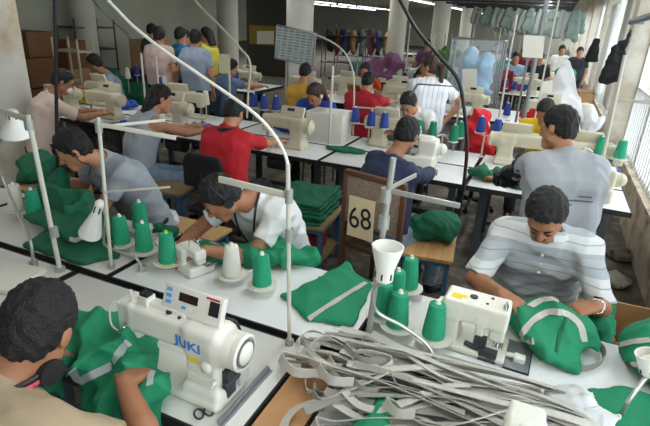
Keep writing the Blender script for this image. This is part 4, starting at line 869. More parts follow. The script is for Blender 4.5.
office_chair(-2.38, 3.28, .42, 0, 'black office chair behind the person in the red polo', bz=.34)
office_chair(-3.37, 3.28, .42, .55-1.1, 'black office chair under the woman in the grey tank top', bz=.28)
for x, y, lb in ((-5.9, 5.6, 'stool under the man in grey at far left'), (-3.2, 6.35, 'stool under the mustard shirt person'), (-2.2, 6.15, 'stool under the crimson shirt man'), (-1.9, 8.4, 'stool under the small faced worker in dark blue'), (-2.85, 8.4, 'stool under the worker with the orange vest'), (0, 5.8, 'stool under the yellow shirt person')): stool(x, y, .39, lb)
# ================================================================== CLOTH AND STRAPS
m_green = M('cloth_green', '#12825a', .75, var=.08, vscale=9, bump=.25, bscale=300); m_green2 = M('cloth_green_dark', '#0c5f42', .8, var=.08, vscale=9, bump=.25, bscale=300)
m_strap = M('webbing_grey', '#bfbcb2', .8, var=.06, vscale=40, bump=.4, bscale=500); m_strapd = M('webbing_grey_dark', '#97948b', .8, bump=.4, bscale=500); m_refl = M('reflective_grey', '#a9b0b0', .5)
m_bluec = M('cloth_blue', '#2444a4', .8, var=.08, vscale=9); m_red = M('cloth_red', '#d1202b', .8, var=.06); m_plast = M('thin_white_plastic', '#e9ebee', .3, alpha=.82)
def heap(name, label, ells, m, cat='cloth', floor=None, amp=.014, freq=20, seed=1, res=.008, group=None, k=.05, fine=.004):
    f = Field(res); c = np.mean([np.array(e[0]) for e in ells], 0)
    for e in ells:
        ax = None
        if len(e) > 2: a = e[2]; ax = [(math.cos(a), math.sin(a), 0), (-math.sin(a), math.cos(a), 0), (0, 0, 1)]
        f.ell(e[0], e[1], ax, k=k)
    f.folds(amp*1.5, freq, seed)
    if fine: f.folds(fine*1.3, freq*2.8, seed+7)
    zb = floor if floor is not None else min(e[0][2]-e[1][2] for e in ells)
    if floor is not None: f.cut((0, 0, floor+.002), (0, 0, -1))
    return fsolid(name, f, m, label, cat, (c[0], c[1], zb), group, relax=1)
def strap_on(o, pts, w, m, label=None, lift=.004, name='strap', n=30):
    """strap laid over a cloth object, following its surface from the camera-free outside: points are pulled to the nearest surface"""
    t = bvh_of(o); P = curve(pts, n); out = []; wd = []
    loc = Vector(o.location)
    for p in P:
        q, nn, _, _ = t.ray_cast(V(0, 0, CAM_Z), (p-V(0, 0, CAM_Z)).normalized())
        if q is None: q, nn, _, _ = t.find_nearest(p)
        out.append(q+nn*lift-loc); wd.append(nn)
    S2 = []
    for i in range(len(out)):
        d = (out[min(i+1, len(out)-1)]-out[max(0, i-1)]).normalized(); S2.append(d.cross(wd[i]).normalized())
    b = MB(); b.ribbon(out, S2, w, .003); return part(name, b, m, o, label=label)
def sheet(name, label, poly, z, m, cat='cloth', th=.012, amp=.008, seed=0, group=None, dome=.0, res=.03):
    """soft flat cloth cut to an outline: a dense grid clipped to poly with rippled top"""
    f = Field(.0085); P = [np.array(p, float) for p in poly]; c = sum(P)/len(P); n = len(P)
    def fn(X, Y, Z):
        d = -1e3
        for i in range(n):
            a, b_ = P[i], P[(i+1) % n]; e = nv(b_-a); nx, ny = e[1], -e[0]
            if (c-a)@np.array([nx, ny]) > 0: nx, ny = -nx, -ny
            d = np.maximum(d, (X-a[0])*nx+(Y-a[1])*ny)
        d = d+.006*np.sin(X*37+seed)+.005*np.sin(Y*41+seed*2)
        zz = z+th/2+amp*(np.sin(X*17+seed)*np.sin(Y*13+seed*1.7)+1.3*(.7-np.abs(np.sin((X*.8+Y)*21+seed*3+1.5*np.sin(X*9-Y*7))))+1)*.75+dome*np.clip(-d/.12, 0, 1)
        top = Z-zz-th/2; bot = z-Z
        return np.maximum(np.maximum(d, top), bot)
    xs = [p[0] for p in P]; ys = [p[1] for p in P]
    f._add(fn, (min(xs)-.02, min(ys)-.02, z), (max(xs)+.02, max(ys)+.02, z+th+3*amp+dome), .001, 'add')
    return fsolid(name, f, m, label, cat, (c[0], c[1], z), group, relax=1)
# green piece sewn by the khaki man
g1 = heap('green_bag', 'green cloth bag with grey reflective bands under the nearest machine, held by the khaki man', [((-1.22, 1.0, .83), (.19, .15, .085)), ((-1.34, 1.06, .83), (.1, .1, .085)), ((-1.02, .93, .81), (.12, .1, .075)), ((-.99, .9, .73), (.1, .05, .1)), ((-1.15, .9, .75), (.16, .05, .09))], m_green, 'bag', amp=.02, freq=17, seed=3, k=.06)
strap_on(g1, [at(74, 384, .93), at(92, 375, .95), at(112, 366, .93)], .026, m_refl, 'grey reflective band', name='reflective_band'); strap_on(g1, [at(114, 362, .93), at(122, 350, .92), at(129, 342, .88)], .028, m_refl, 'grey reflective band', name='reflective_band')
strap_on(g1, [at(150, 385, .85), at(152, 372, .87)], .02, m_refl, 'grey reflective band', name='reflective_band')
# folded pouch
g2 = sheet('folded_pouch', 'flat folded green pouch with one grey stripe, between the strap heap and the white cone', [at(282, 297, .757)[:2], at(347, 264, .757)[:2], at(371, 288, .757)[:2], at(354, 328, .757)[:2], at(308, 322, .757)[:2]], .752, m_green, 'pouch', .018, .006, 2, dome=.012)
strap_on(g2, [at(309, 319, .79), at(335, 302, .79), at(366, 283, .79)], .022, m_strap, 'grey stripe', name='stripe')
# bag of the polo man
g4 = heap('green_bag', 'round green bag with grey straps in the hands of the striped polo man', [((.2, 1.89, .82), (.135, .13, .07)), ((.25, 1.97, .84), (.12, .1, .075)), ((.1, 1.96, .82), (.09, .09, .06)), ((.22, 1.81, .79), (.08, .07, .05))], m_green, 'bag', floor=.75, amp=.016, freq=17, seed=5)
strap_on(g4, [at(518, 345, .85), at(524, 332, .88), at(537, 318, .9), at(552, 312, .92), at(568, 315, .93), at(580, 326, .88), at(584, 342, .84)], .026, m_strap, 'grey strap')
strap_on(g4, [at(530, 307, .93), at(541, 301, .93), at(556, 299, .93)], .028, m_strap, 'grey strap')
strap_on(g4, [at(566, 318, .93), at(560, 335, .9), at(556, 352, .85)], .012, m_green2, 'dark seam', name='seam')
b = MB(); lp = curve([at(588, 338, .78), at(602, 348, .775), at(603, 360, .772), at(588, 368, .77), at(566, 366, .77)], 24); b.ribbon([p-Vector(g4.location) for p in lp], [V(0.2, .1, 1)]*25, .03, .004); part('strap_loop', b, m_strapd, g4, label='loose grey strap loop')
heap('green_cloth', 'small green cloth tail on the lap left of the brown carton', [((.42, 2.36, .72), (.06, .1, .08)), ((.44, 2.3, .64), (.04, .06, .1))], m_green, amp=.01, freq=18, seed=9)
# right edge
g5 = heap('green_bag', 'green bag with two white straps standing at the right edge', [((.56, 1.98, .83), (.1, .12, .09)), ((.62, 1.85, .82), (.13, .12, .08)), ((.58, 1.95, .9), (.06, .08, .06))], m_green, 'bag', floor=.75, amp=.014, freq=18, seed=11)
strap_on(g5, [at(621, 345, .9), at(634, 342, .93), at(650, 340, .93)], .02, m_strap, 'white strap'); strap_on(g5, [at(616, 372, .82), at(630, 364, .88), at(645, 367, .88), at(654, 375, .86)], .018, m_strap, 'white strap')
sheet('green_cloth', 'flat green cloth layer in the lower right corner', [(.31, 1.52), (.34, 1.68), (.44, 1.75), (.72, 1.75), (.78, 1.45), (.6, 1.3), (.38, 1.36)], .752, m_green, 'cloth', .016, .006, 6, dome=.02)
heap('green_cloth', 'folded green cloth on top of the flat layer, lower right corner', [((.66, 1.58, .8), (.12, .14, .035))], m_green, amp=.014, freq=20, seed=13)
# left group
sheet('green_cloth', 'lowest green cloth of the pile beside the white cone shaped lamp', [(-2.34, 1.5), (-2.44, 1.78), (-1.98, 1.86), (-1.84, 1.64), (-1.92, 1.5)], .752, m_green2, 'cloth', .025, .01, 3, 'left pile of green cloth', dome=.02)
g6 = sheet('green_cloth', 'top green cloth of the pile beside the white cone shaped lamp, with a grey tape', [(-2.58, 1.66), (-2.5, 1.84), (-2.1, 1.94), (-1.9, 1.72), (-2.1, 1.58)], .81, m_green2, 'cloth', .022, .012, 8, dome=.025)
strap_on(g6, [at(66, 246, .85), at(76, 240, .86), at(88, 234, .86)], .022, m_strap, 'grey tape', name='tape')
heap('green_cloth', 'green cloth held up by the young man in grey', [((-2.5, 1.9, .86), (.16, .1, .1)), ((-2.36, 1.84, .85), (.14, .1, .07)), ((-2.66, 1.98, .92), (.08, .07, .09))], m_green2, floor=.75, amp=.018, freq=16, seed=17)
heap('green_cloth', 'green cloth under the hands of the man with the black lanyard', [((-1.42, 1.86, .79), (.13, .09, .05)), ((-1.22, 1.95, .8), (.15, .09, .055)), ((-1.08, 2.0, .81), (.13, .08, .055)), ((-.98, 2.08, .76), (.07, .04, .1))], m_green, floor=.7, amp=.014, freq=20, seed=19)
heap('green_cloth', 'small green cloth scrap behind the left hand green cones', [((-1.83, 2.0, .78), (.08, .05, .035))], m_green2, floor=.75, amp=.01, freq=25, seed=20, res=.009)
# second bench cloth
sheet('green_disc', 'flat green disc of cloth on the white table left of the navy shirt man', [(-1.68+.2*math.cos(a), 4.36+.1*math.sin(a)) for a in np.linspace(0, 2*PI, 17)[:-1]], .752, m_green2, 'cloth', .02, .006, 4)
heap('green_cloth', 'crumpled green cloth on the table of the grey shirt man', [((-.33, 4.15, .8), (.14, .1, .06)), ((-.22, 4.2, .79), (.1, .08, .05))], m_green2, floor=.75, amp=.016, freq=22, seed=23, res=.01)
heap('green_cloth', 'green scrap beside the grey shirt man, near his sleeve', [((-.08, 4.05, .78), (.07, .06, .04))], m_green2, floor=.75, amp=.012, freq=25, seed=24, res=.01)
heap('blue_cloth', 'blue cloth bundle in front of the young man in white', [((-1.12, 4.9, .81), (.15, .1, .06)), ((-1.03, 4.86, .8), (.1, .09, .05))], m_bluec, floor=.75, amp=.012, freq=18, seed=25, res=.01)
heap('blue_cloth', 'bright blue cloth heap in front of the woman with earphones', [((-2.5, 4.8, .82), (.26, .13, .08)), ((-2.3, 4.85, .86), (.1, .1, .1))], m_bluec, floor=.75, amp=.018, freq=15, seed=26, res=.011)
heap('blue_cloth', 'blue cloth on the table right of the tank top woman', [((-3.3, 4.25, .79), (.2, .12, .05))], m_bluec, floor=.75, amp=.014, freq=18, seed=27, res=.011)
heap('blue_cloth', 'blue cloth left of the tank top woman, by her elbow', [((-3.98, 4.02, .79), (.2, .1, .05))], m_bluec, floor=.75, amp=.014, freq=18, seed=28, res=.011)
heap('blue_cloth', 'dark blue cloth near the man with the face mask', [((-4.9, 4.75, .8), (.2, .14, .06))], m_bluec, floor=.75, amp=.014, freq=18, seed=29, res=.012)
heap('blue_cloth', 'blue garment draped by the window wall, behind the overlock', [((.62, 4.86, .79), (.07, .12, .07)), ((.68, 4.8, .72), (.03, .1, .12))], m_bluec, amp=.014, freq=18, seed=30, res=.011)
g7 = heap('red_jacket', 'red jacket with white lettering marks, hanging beyond the blue cones', [((-.6, 5.42, .92), (.13, .09, .2)), ((-.54, 5.38, .72), (.16, .1, .2)), ((-.57, 5.42, 1.06), (.1, .07, .08))], m_red, 'jacket', amp=.014, freq=14, seed=31, res=.011)
for k in range(3): strap_on(g7, [at(488+3*k, 122+k, .85), at(490+3*k, 128+k, .8)], .014, m_white, 'white mark', name='print_mark', n=4)
office_chair(-.57, 5.55, .42, PI, 'dark office chair holding the red jacket', bz=.25)
heap('white_plastic_bag', 'crumpled white plastic bag at the right end of the strap heap', [((.31, 1.5, .78), (.06, .07, .035)), ((.25, 1.58, .775), (.07, .035, .025)), ((.35, 1.42, .775), (.045, .06, .03))], m_plast, 'plastic bag', floor=.752, amp=.018, freq=26, seed=33)
heap('white_plastic_bag', 'small white plastic bag on the pale stool, left of the man with the lanyard', [((-2.33, 2.52, .57), (.11, .09, .075))], m_plast, 'plastic bag', floor=.502, amp=.014, freq=24, seed=34)
b = MB(); b.prism([(-.6, .97), (-.3, 1.02), (-.35, .86)], .752, .765)
heap('green_cloth', 'green cloth corner poking out under the straps at the bottom edge', [((-.29, 1.22, .8), (.05, .06, .045)), ((-.27, 1.1, .8), (.08, .08, .04))], m_green, floor=.752, amp=.006, freq=20, seed=35)
# ---- heap of webbing
rs = random.Random(7)
lab_s = 'loose grey webbing strap in the tangled heap across the front table'
def webbing(pts, tw, w, m, label=lab_s, group='grey webbing straps heaped on the front table', n=46):
    P = curve(pts, n); wd = []
    for i in range(n+1):
        a = tw(i/n); d = (P[min(i+1, n)]-P[max(i-1, 0)]).normalized(); side = d.cross(V(0, 0, 1)).normalized(); upv = side.cross(d)
        wd.append(side*math.cos(a)+upv*math.sin(a))
        lo = .753+abs(math.sin(a))*w*.5
        if P[i].z < lo: P[i].z = lo
    b = MB(); b.ribbon(P, wd, w, .0028); o = Vector(P[0])
    return solid('webbing_strap', b, m, label, 'strap', tuple(o), group, smooth=60)
def mound(x, y):
    return .085*max(0, 1-((y-1.32)/.36)**2)*min(1, max(0, (x+.8)/.25))*min(1, max(0, (.55-x)/.35))
for k in range(64):
    y0 = rs.uniform(1.12, 1.55) if k < 48 else rs.uniform(.98, 1.2); y1 = y0*.75+1.42*.25+rs.uniform(-.1, .12); x0 = rs.uniform(-.68, -.4) if k < 48 else rs.uniform(-.42, -.2); x1 = rs.uniform(.1, .4); pts = []; lay = rs.uniform(.1, 1.1)
    if k % 4 == 0: x1 = rs.uniform(-.15, .1)
    if y0 < 1.25 and x0 < -.5: x0 = rs.uniform(-.5, -.35)
    ph = rs.uniform(0, 6.28); am = rs.uniform(.015, .065); N_ = 7
    for i in range(N_):
        u = i/(N_-1); x = x0+(x1-x0)*u; y = y0+(y1-y0)*u+am*math.sin(ph+u*5)
        pts.append(V(x, y, .757+mound(x, y)*lay+rs.uniform(0, .008)))
    if k % 4 == 1:   # curled back end at the left
        r = rs.uniform(.035, .07); q = pts[0]
        pts = [V(q.x+r*1.6, q.y-r*.9, q.z+.02), V(q.x+r*.4, q.y-r*1.5, q.z+.025), V(q.x-r*.8, q.y-r*.6, q.z+.02)]+pts
    t0, t1, t2 = rs.uniform(-.4, .4), rs.uniform(-.2, 1.5), rs.uniform(-.3, .9)
    if k % 4 == 1: t0, t1 = 1.45, rs.uniform(.6, 1.3)
    webbing(pts, lambda u, a=t0, b_=t1, c=t2: a*(1-u)**2+2*b_*u*(1-u)+c*u*u, rs.uniform(.027, .034), m_strap if k % 3 else m_strapd)
P3 = lambda px, py, z: at(px, py, z)
webbing([P3(283, 430, .76), P3(287, 418, .77), P3(300, 406, .79), P3(330, 396, .82), P3(360, 385, .84), P3(388, 372, .86)], lambda u: .35+.2*u, .03, m_strap, 'pale grey strap end lying on top, pointing at the upright lamp', None)
webbing([P3(318, 352, .79), P3(300, 350, .83), P3(299, 338, .86), P3(315, 331, .86), P3(345, 346, .84), P3(380, 360, .83), P3(420, 372, .81)], lambda u: 1.1-.5*u, .026, m_strap, 'grey strap curling in a wide loop around the foot of the central pole', None)
webbing([P3(325, 365, .79), P3(310, 352, .83), P3(316, 340, .86), P3(335, 338, .85), P3(365, 355, .84), P3(392, 358, .83)], lambda u: 1.2-.4*u, .026, m_strap, 'grey strap with the inner loop right of the central pole', None)
webbing([P3(352, 352, .86), P3(370, 352, .86), P3(391, 358, .85), P3(388, 366, .84), P3(368, 372, .83), P3(352, 362, .84), P3(360, 350, .85)], lambda u: 1.3, .02, m_strap, 'grey strap forming an oval eye below the upright lamp', None)
webbing([P3(314, 372, .78), P3(306, 378, .79), P3(307, 390, .785), P3(315, 391, .785), P3(314, 384, .79)], lambda u: 1.4, .018, m_strap, 'short grey strap coiled on the brown board', None)
webbing([P3(391, 372, .86), P3(398, 385, .84), P3(412, 396, .8), P3(440, 405, .79), P3(470, 412, .78), P3(500, 424, .77)], lambda u: 1.0-.6*u, .024, m_strapd, 'dark grey strap crossing down to the bottom edge', None)
webbing([P3(395, 345, .82), P3(430, 358, .82), P3(470, 376, .8), P3(520, 384, .79), P3(560, 392, .78)], lambda u: .6, .026, m_strap, 'grey strap running along the upper edge of the heap', None)
for k in range(7):
    y_ = 1.22+.03*k; webbing([V(-.18+rs.uniform(-.05, .05), y_, .775), V(.0, y_+.03, .79), V(.2, y_+.06+rs.uniform(-.02, .02), .78), V(.3+rs.uniform(0, .08), y_+.09, .765), V(.42, y_+rs.uniform(-.05, .05), .757)], lambda u, q=rs.uniform(0, 1.2): q*(1-u*.5), .025, m_strap if k % 2 else m_strapd)
# ================================================================== FURNITURE AND CLUTTER AROUND THE BENCHES
m_bluel = M('leg_blue_steel', '#3f6d8f', .5, .2); m_plank = stripes('planks', [(0, '#b98d58'), (.5, '#c0955f'), (.94, '#8e6537'), (.97, '#b98d58')], .6, .09, 0, .3); m_board = M('hardboard_brown', '#8a744f', .7, var=.12, vscale=6)
m_carton = M('carton_brown', '#b08a5f', .85, var=.08, vscale=5); m_cartond = M('carton_dark', '#7a5636', .85, var=.1, vscale=5); m_paper = M('paper', '#e6e3d8', .8)
def side_table(label, c, sx, sy, z, rz, top, shelf=False, cat='bench', name='side_bench'):
    t = thing(name, label, cat, (c[0], c[1], 0), rz); b = MB(); b.b2((-sx/2, -sy/2, z-.025), (sx/2, sy/2, z)); part('bench_top', b, top, t, .004)
    b = MB(); b.b2((-sx/2+.02, -sy/2+.02, z-.06), (sx/2-.02, -sy/2+.045, z-.025)); b.b2((-sx/2+.02, sy/2-.045, z-.06), (sx/2-.02, sy/2-.02, z-.025)); b.b2((-sx/2+.02, -sy/2+.02, z-.06), (-sx/2+.045, sy/2-.02, z-.025)); b.b2((sx/2-.045, -sy/2+.02, z-.06), (sx/2-.02, sy/2-.02, z-.025)); part('frame', b, m_bluel, t)
    for i in (-1, 1):
        for j in (-1, 1): b = MB(); x, y = i*(sx/2-.035), j*(sy/2-.035); b.b2((x-.015, y-.015, 0), (x+.015, y+.015, z-.06)); part('leg', b, m_bluel, t)
    if shelf: b = MB(); b.b2((-sx/2+.03, -sy/2+.03, .14), (sx/2-.03, sy/2-.03, .16)); part('shelf', b, m_board, t)
    return t
side_table('plank topped bench with blue legs carrying a round green bag, beside the navy shirt man', (-.62, 3.22), .48, .52, .5, .12, m_plank)
g = heap('green_bag', 'round dark green bag on the plank topped bench', [((-.56, 3.27, .6), (.17, .13, .1)), ((-.46, 3.3, .63), (.1, .1, .09))], m_green2, 'bag', floor=.5, amp=.012, freq=14, seed=41, res=.009)
side_table('brown board topped bench with blue legs, right of the tank top woman', (-2.93, 3.32), .46, .5, .5, .15, m_board)
side_table('pale wooden bench left of the man with the lanyard', (-2.15, 2.58), .52, .3, .5, 0, M('wood_light', '#c6a06a', .6, var=.12, vscale=8))
side_table('low blue legged table stacked with green cloth', (-1.6, 3.34), .5, .56, .48, .1, m_board, True)
for k in range(6):
    o = .02*math.sin(k*2.3); sheet('green_cloth', ['lowest', 'second lowest', 'third', 'fourth', 'second highest', 'topmost'][k]+' green cloth in the stack on the low blue legged table', [(-1.84+o, 3.1), (-1.8, 3.56+o), (-1.4+o, 3.6), (-1.36, 3.1+o), (-1.6, 3.05)], .482+.03*k, m_green2, 'cloth', .018, .007, k+2, 'stack of green cloth on the low table', dome=.008)
heap('red_cloth', 'dark red cloth on the shelf under the green stack', [((-1.6, 3.3, .26), (.2, .2, .1))], M('cloth_maroon', '#7d1a22', .85), floor=.16, amp=.015, freq=15, seed=43, res=.012)
# chair with the card
t = thing('wooden_chair', 'brown backed chair of the navy shirt man, a numbered card hangs on it', 'chair', (-.87, 3.166, 0), -.24)
cb = M('chair_back_weave', '#8d7a6a', .8, var=.25, vscale=60); cw = M('chair_wood', '#5b3d28', .5)
b = MB(); b.b2((-.21, -.2, .42), (.21, .22, .455)); part('seat', b, cw, t, .006)
b = MB(); b.b2((-.215, -.225, .62), (.215, -.2, .97)); part('backrest', b, cb, t, .006)
b = MB(); b.b2((-.235, -.235, .965), (.235, -.19, 1.0)); part('top_rail', b, cw, t, .006)
for sx in (-1, 1):
    b = MB(); b.b2((sx*.225-.015, -.235, 0), (sx*.225+.015, -.195, .985)); part('leg', b, cw, t, .003)
    b = MB(); b.b2((sx*.2-.015, .18, 0), (sx*.2+.015, .21, .42)); part('leg', b, cw, t, .003)
cd = thing('number_card', 'cream card with the number 68 hanging on the brown chair back', 'card', (-.87-.045*.971-.24*.238, 3.166+.045*.238-.24*.971, .67), -.2)
b = MB(); b.b2((-.125, -.002, -.13), (.08, .002, .165)); part('card', b, M('card_cream', '#e2cfa6', .8, var=.04), cd)
text_mesh('number', '68', .215, .0008, m_black, cd, (-.028, -.004, .01), (PI/2, -.12, 0), 0, sx=.88, label='black number 68')
# cartons, scraps and chairs by the window wall
def carton(label, c, s, rz, m, open_=False, name='carton'):
    t = thing(name, label, 'box', (c[0], c[1], c[2] if len(c) > 2 else 0), rz); x, y, z = s[0]/2, s[1]/2, s[2]; b = MB()
    b.b2((-x, -y, 0), (x, y, .01)); b.b2((-x, -y, 0), (-x+.01, y, z)); b.b2((x-.01, -y, 0), (x, y, z)); b.b2((-x, -y, 0), (x, -y+.01, z)); b.b2((-x, y-.01, 0), (x, y, z))
    if not open_: b.b2((-x, -y, z-.008), (x, y, z))
    part('box_walls', b, m, t)
    if open_:
        for sg in (-1, 1):
            b = MB(); b.box((sg*(x+.07), 0, z-.02), (.16, 2*y, .006), None, 1, (0, sg*.35, 0)); part('flap', b, m, t)
    else: b = MB(); b.b2((-.025, -y-.001, z*.5), (.025, y+.001, z+.001)); part('tape', b, m_board, t)
    return t
carton('open brown carton on the floor right of the striped polo man', (.66, 2.62), (.3, .44, .56), .05, m_carton, True)
for i, (x, y, r, col, lb) in enumerate([(.85, 3.3, .08, '#9a9384', 'grey rag on the floor by the window wall, nearest the carton'), (.9, 3.75, .07, '#6e675c', 'brown rag on the floor at the foot of the stained wall'), (.82, 4.3, .09, '#b3ab9a', 'pale rag on the floor beside the table leg'), (.9, 4.9, .1, '#7b7468', 'dusty rag on the floor farther along the stained wall')]):
    heap('rag', lb, [((x, y, .03), (r, r*1.4, .05))], M('rag_'+col, col, .9), 'rag', floor=.0, amp=.014, freq=30, seed=50+i, res=.012)
ow = thing('storage_box', 'white plastic tub under the table of the grey shirt man', 'box', (.42, 4.15, 0)); b = MB(); b.box((0, 0, .2), (.28, .34, .4), None, 1.08); part('tub', b, m_white, ow, .01); b = MB(); b.b2((-.16, -.195, .4), (.16, .195, .425)); part('rim', b, m_cast, ow, .006)
office_chair(.42, 6.0, .45, -.6, 'black office chair by the windows behind the green cones', bz=.36)
carton('brown carton beside the white roll near the windows', (.45, 9.3, .0), (.5, .5, 1.02), 0, m_carton)
b = MB(); b.lathe([(0, 0), (.18, 0), (.22, .1), (.23, .5), (.19, .8), (.1, .93), (0, .95)], 20, Matrix.Translation((.56, 8.35, 0))); solid('white_sack', b, M('sack_white', '#dcdad2', .7), 'tall white sack leaning by the windows', 'sack', (.56, 8.35, 0))
heap('white_plastic_bag', 'crumpled clear plastic in front of the cartons by the window', [((.62, 7.3, .8), (.1, .12, .14)), ((.6, 7.2, .62), (.08, .1, .18))], m_plast, 'plastic bag', amp=.02, freq=16, seed=61, res=.014)
heap('grey_plastic_bag', 'grey translucent plastic bundle left of the grey shirt man', [((-.2, 5.6, .84), (.2, .16, .18)), ((-.3, 5.62, .78), (.12, .12, .16))], M('plastic_grey', '#a4a3a8', .35, alpha=.85), 'plastic bag', amp=.02, freq=15, seed=62, res=.012)
# big covered garments
f = Field(.016); f.cone((.16, 7.75, 1.5), (.2, 7.75, .85), .06, .3, k=.05); f.cone((.2, 7.75, .85), (.22, 7.75, .55), .3, .32, k=.05); f.folds(.03, 9, 3); f.cut((0, 0, .756), (0, 0, -1)); wb = fsolid('plastic_garment_cover', f, M('plastic_cover', '#e6e7ea', .3, alpha=.88), 'tall white plastic cover over hanging clothes near the windows', 'plastic cover', (.2, 7.75, .756))
heap('red_clothes', 'red clothes under the white plastic cover', [((-.05, 7.42, .84), (.24, .14, .12)), ((.25, 7.36, .84), (.12, .08, .1))], m_red, 'clothes', floor=.752, amp=.02, freq=12, seed=63, res=.014)
def hang_sheet(label, pts, m=m_paper, lines=0, name='paper_sheet', cat='paper'):
    """flat sheet given by three corners (top left, top right, bottom left)"""
    a, b_, c = (Vector(p) for p in pts); d = b_+c-a; nrm = (b_-a).cross(c-a).normalized()*.003; o = a
    t = thing(name, label, cat, o); m_ = MB(); m_.add([p-o+s_ for s_ in (nrm, -nrm) for p in (a, b_, d, c)], [(0, 1, 2, 3), (7, 6, 5, 4), (0, 4, 5, 1), (1, 5, 6, 2), (2, 6, 7, 3), (3, 7, 4, 0)]); part('sheet', m_, m, t, 0, 0)
    return t, a, b_-a, c-a, nrm
hang_sheet('white sheet hung between the grey poles near the windows', (aty(524, 35, 6.868), aty(545, 36, 6.868), aty(522, 57, 6.868)))
hang_sheet('pale paper note clipped on the slim pole before the blue shirt person', (aty(219, 54, 4.966), aty(230, 54, 4.966), aty(219, 73, 4.966)), M('paper_cream', '#cfc8a8', .8))
hang_sheet('white sheet on the front of the white plastic cover', (aty(541, 82, 7.42), aty(553, 80, 7.42), aty(539, 108, 7.42)))
hang_sheet('white sheet pinned before the blue bagged bundle', (aty(462, 69, 8.81), aty(477, 69, 8.81), aty(462, 92, 8.81)))
hang_sheet('pale notice high on the dark partition beyond the columns', (aty(257, 31, 14.93), aty(274, 31, 14.93), aty(257, 44, 14.93)))
t, o_, ux, vy, nn = hang_sheet('big grey wall chart full of small entries, standing on a pole by the white column', (aty(277, 25, 6.93), aty(316, 33, 6.96), aty(275, 58, 6.93)), M('chart_grey', '#aab4b2', .7), name='chart_board', cat='chart')
_me = t.children[0].data; _uv = _me.uv_layers.new(name='UVMap')      # entries are part of the printed sheet
for lp_ in _me.loops:
    q_ = _me.vertices[lp_.vertex_index].co; _uv.data[lp_.index].uv = (q_.dot(ux)/ux.length_squared, q_.dot(vy)/vy.length_squared)
mc_ = M('chart_printed', '#aab4b2', .7); N_ = mc_.node_tree.nodes; L_ = mc_.node_tree.links
tc_ = N_.new('ShaderNodeTexCoord'); br_ = N_.new('ShaderNodeTexBrick'); L_.new(tc_.outputs['UV'], br_.inputs['Vector']); br_.offset = 0; br_.inputs['Scale'].default_value = 1; br_.inputs['Brick Width'].default_value = .16; br_.inputs['Row Height'].default_value = .085; br_.inputs['Mortar Size'].default_value = .022; br_.inputs['Mortar Smooth'].default_value = .3
br_.inputs['Color1'].default_value = (*lin('#6d7f80'), 1); br_.inputs['Color2'].default_value = (*lin('#93a09e'), 1); br_.inputs['Mortar'].default_value = (*lin('#b3bcb9'), 1); L_.new(br_.outputs['Color'], N_['Principled BSDF'].inputs['Base Color'])
_me.materials[0] = mc_
for nm, s, e, w in (('frame', ux*0, ux, None), ('frame', vy, vy+ux, None), ('frame', ux*0, vy, None), ('frame', ux, ux+vy, None)): b = MB(); b.cyl(s, e, .012, n=6); part(nm, b, m_steel, t)
bt = ux*.35+vy; b = MB(); b.cyl(bt, (bt.x, bt.y, -o_.z), .014); part('post', b, m_steel, t)
bt = ux*.85+vy; b = MB(); b.cyl(bt, (bt.x, bt.y, -o_.z), .014); part('post', b, m_steel, t)
# rack with the blue bagged bundle
bt = thing('wire_rack', 'tall grey frame rack holding a blue bagged bundle', 'rack', (-1.2, 9.05, 0))
for x in (-.42, .42):
    for y in (-.22, .22): b = MB(); b.cyl((x, y, 0), (x, y, 1.72), .018); part('upright', b, m_steel, bt)
b = MB(); b.tube([(-.42, -.22, 1.72), (.42, -.22, 1.72), (.42, .22, 1.72), (-.42, .22, 1.72), (-.42, -.22, 1.72)], .016); part('top_ring', b, m_steel, bt)
b = MB(); b.b2((-.42, -.22, .7), (.42, .22, .72)); part('shelf', b, m_steel, bt)
b = MB(); b.b2((-.42, -.235, .74), (.42, -.232, 1.72)); part('clear_cover', b, M('clear_cover', '#d4e2e8', .2, alpha=.22), bt)
heap('blue_bundle', 'light blue bagged garments in the tall grey frame rack', [((-1.3, 9.05, .95), (.25, .18, .24)), ((-1.08, 9.05, 1.0), (.22, .18, .3)), ((-1.3, 9.05, 1.35), (.2, .15, .22)), ((-1.05, 9.05, 1.3), (.16, .15, .2))], M('plastic_blue', '#93c6ea', .35, var=.15, vscale=14), 'bundle', floor=.72, amp=.03, freq=13, seed=64, res=.014)
heap('purple_bundle', 'purple and pink wrapped bundle below the second column', [((-3.4, 10.5, .98), (.42, .25, .24)), ((-3.1, 10.5, 1.1), (.22, .2, .2))], M('plastic_purple', '#7f4a72', .5, var=.25, vscale=10), 'bundle', floor=.752, amp=.03, freq=11, seed=65, res=.016)
heap('green_bundle', 'green leafy bundle beside the standing woman in striped white', [((-2.2, 10.4, 1.0), (.3, .2, .3)), ((-2.0, 10.4, 1.25), (.2, .15, .25))], M('green_mixed', '#4d7a42', .7, var=.4, vscale=14), 'bundle', floor=.752, amp=.04, freq=16, seed=66, res=.016)
# white steel cabinet on the second bench
cbx = thing('steel_cabinet', 'pale grey steel cabinet standing on the second bench beside the blue cones', 'cabinet', (-2.02, 4.72, .752), .05); b = MB(); b.b2((-.2, -.16, 0), (.2, .16, .3)); part('cabinet_body', b, m_cast, cbx, .006); b = MB(); b.b2((-.12, -.166, .02), (.18, -.16, .28)); part('door', b, m_panel, cbx, .003)
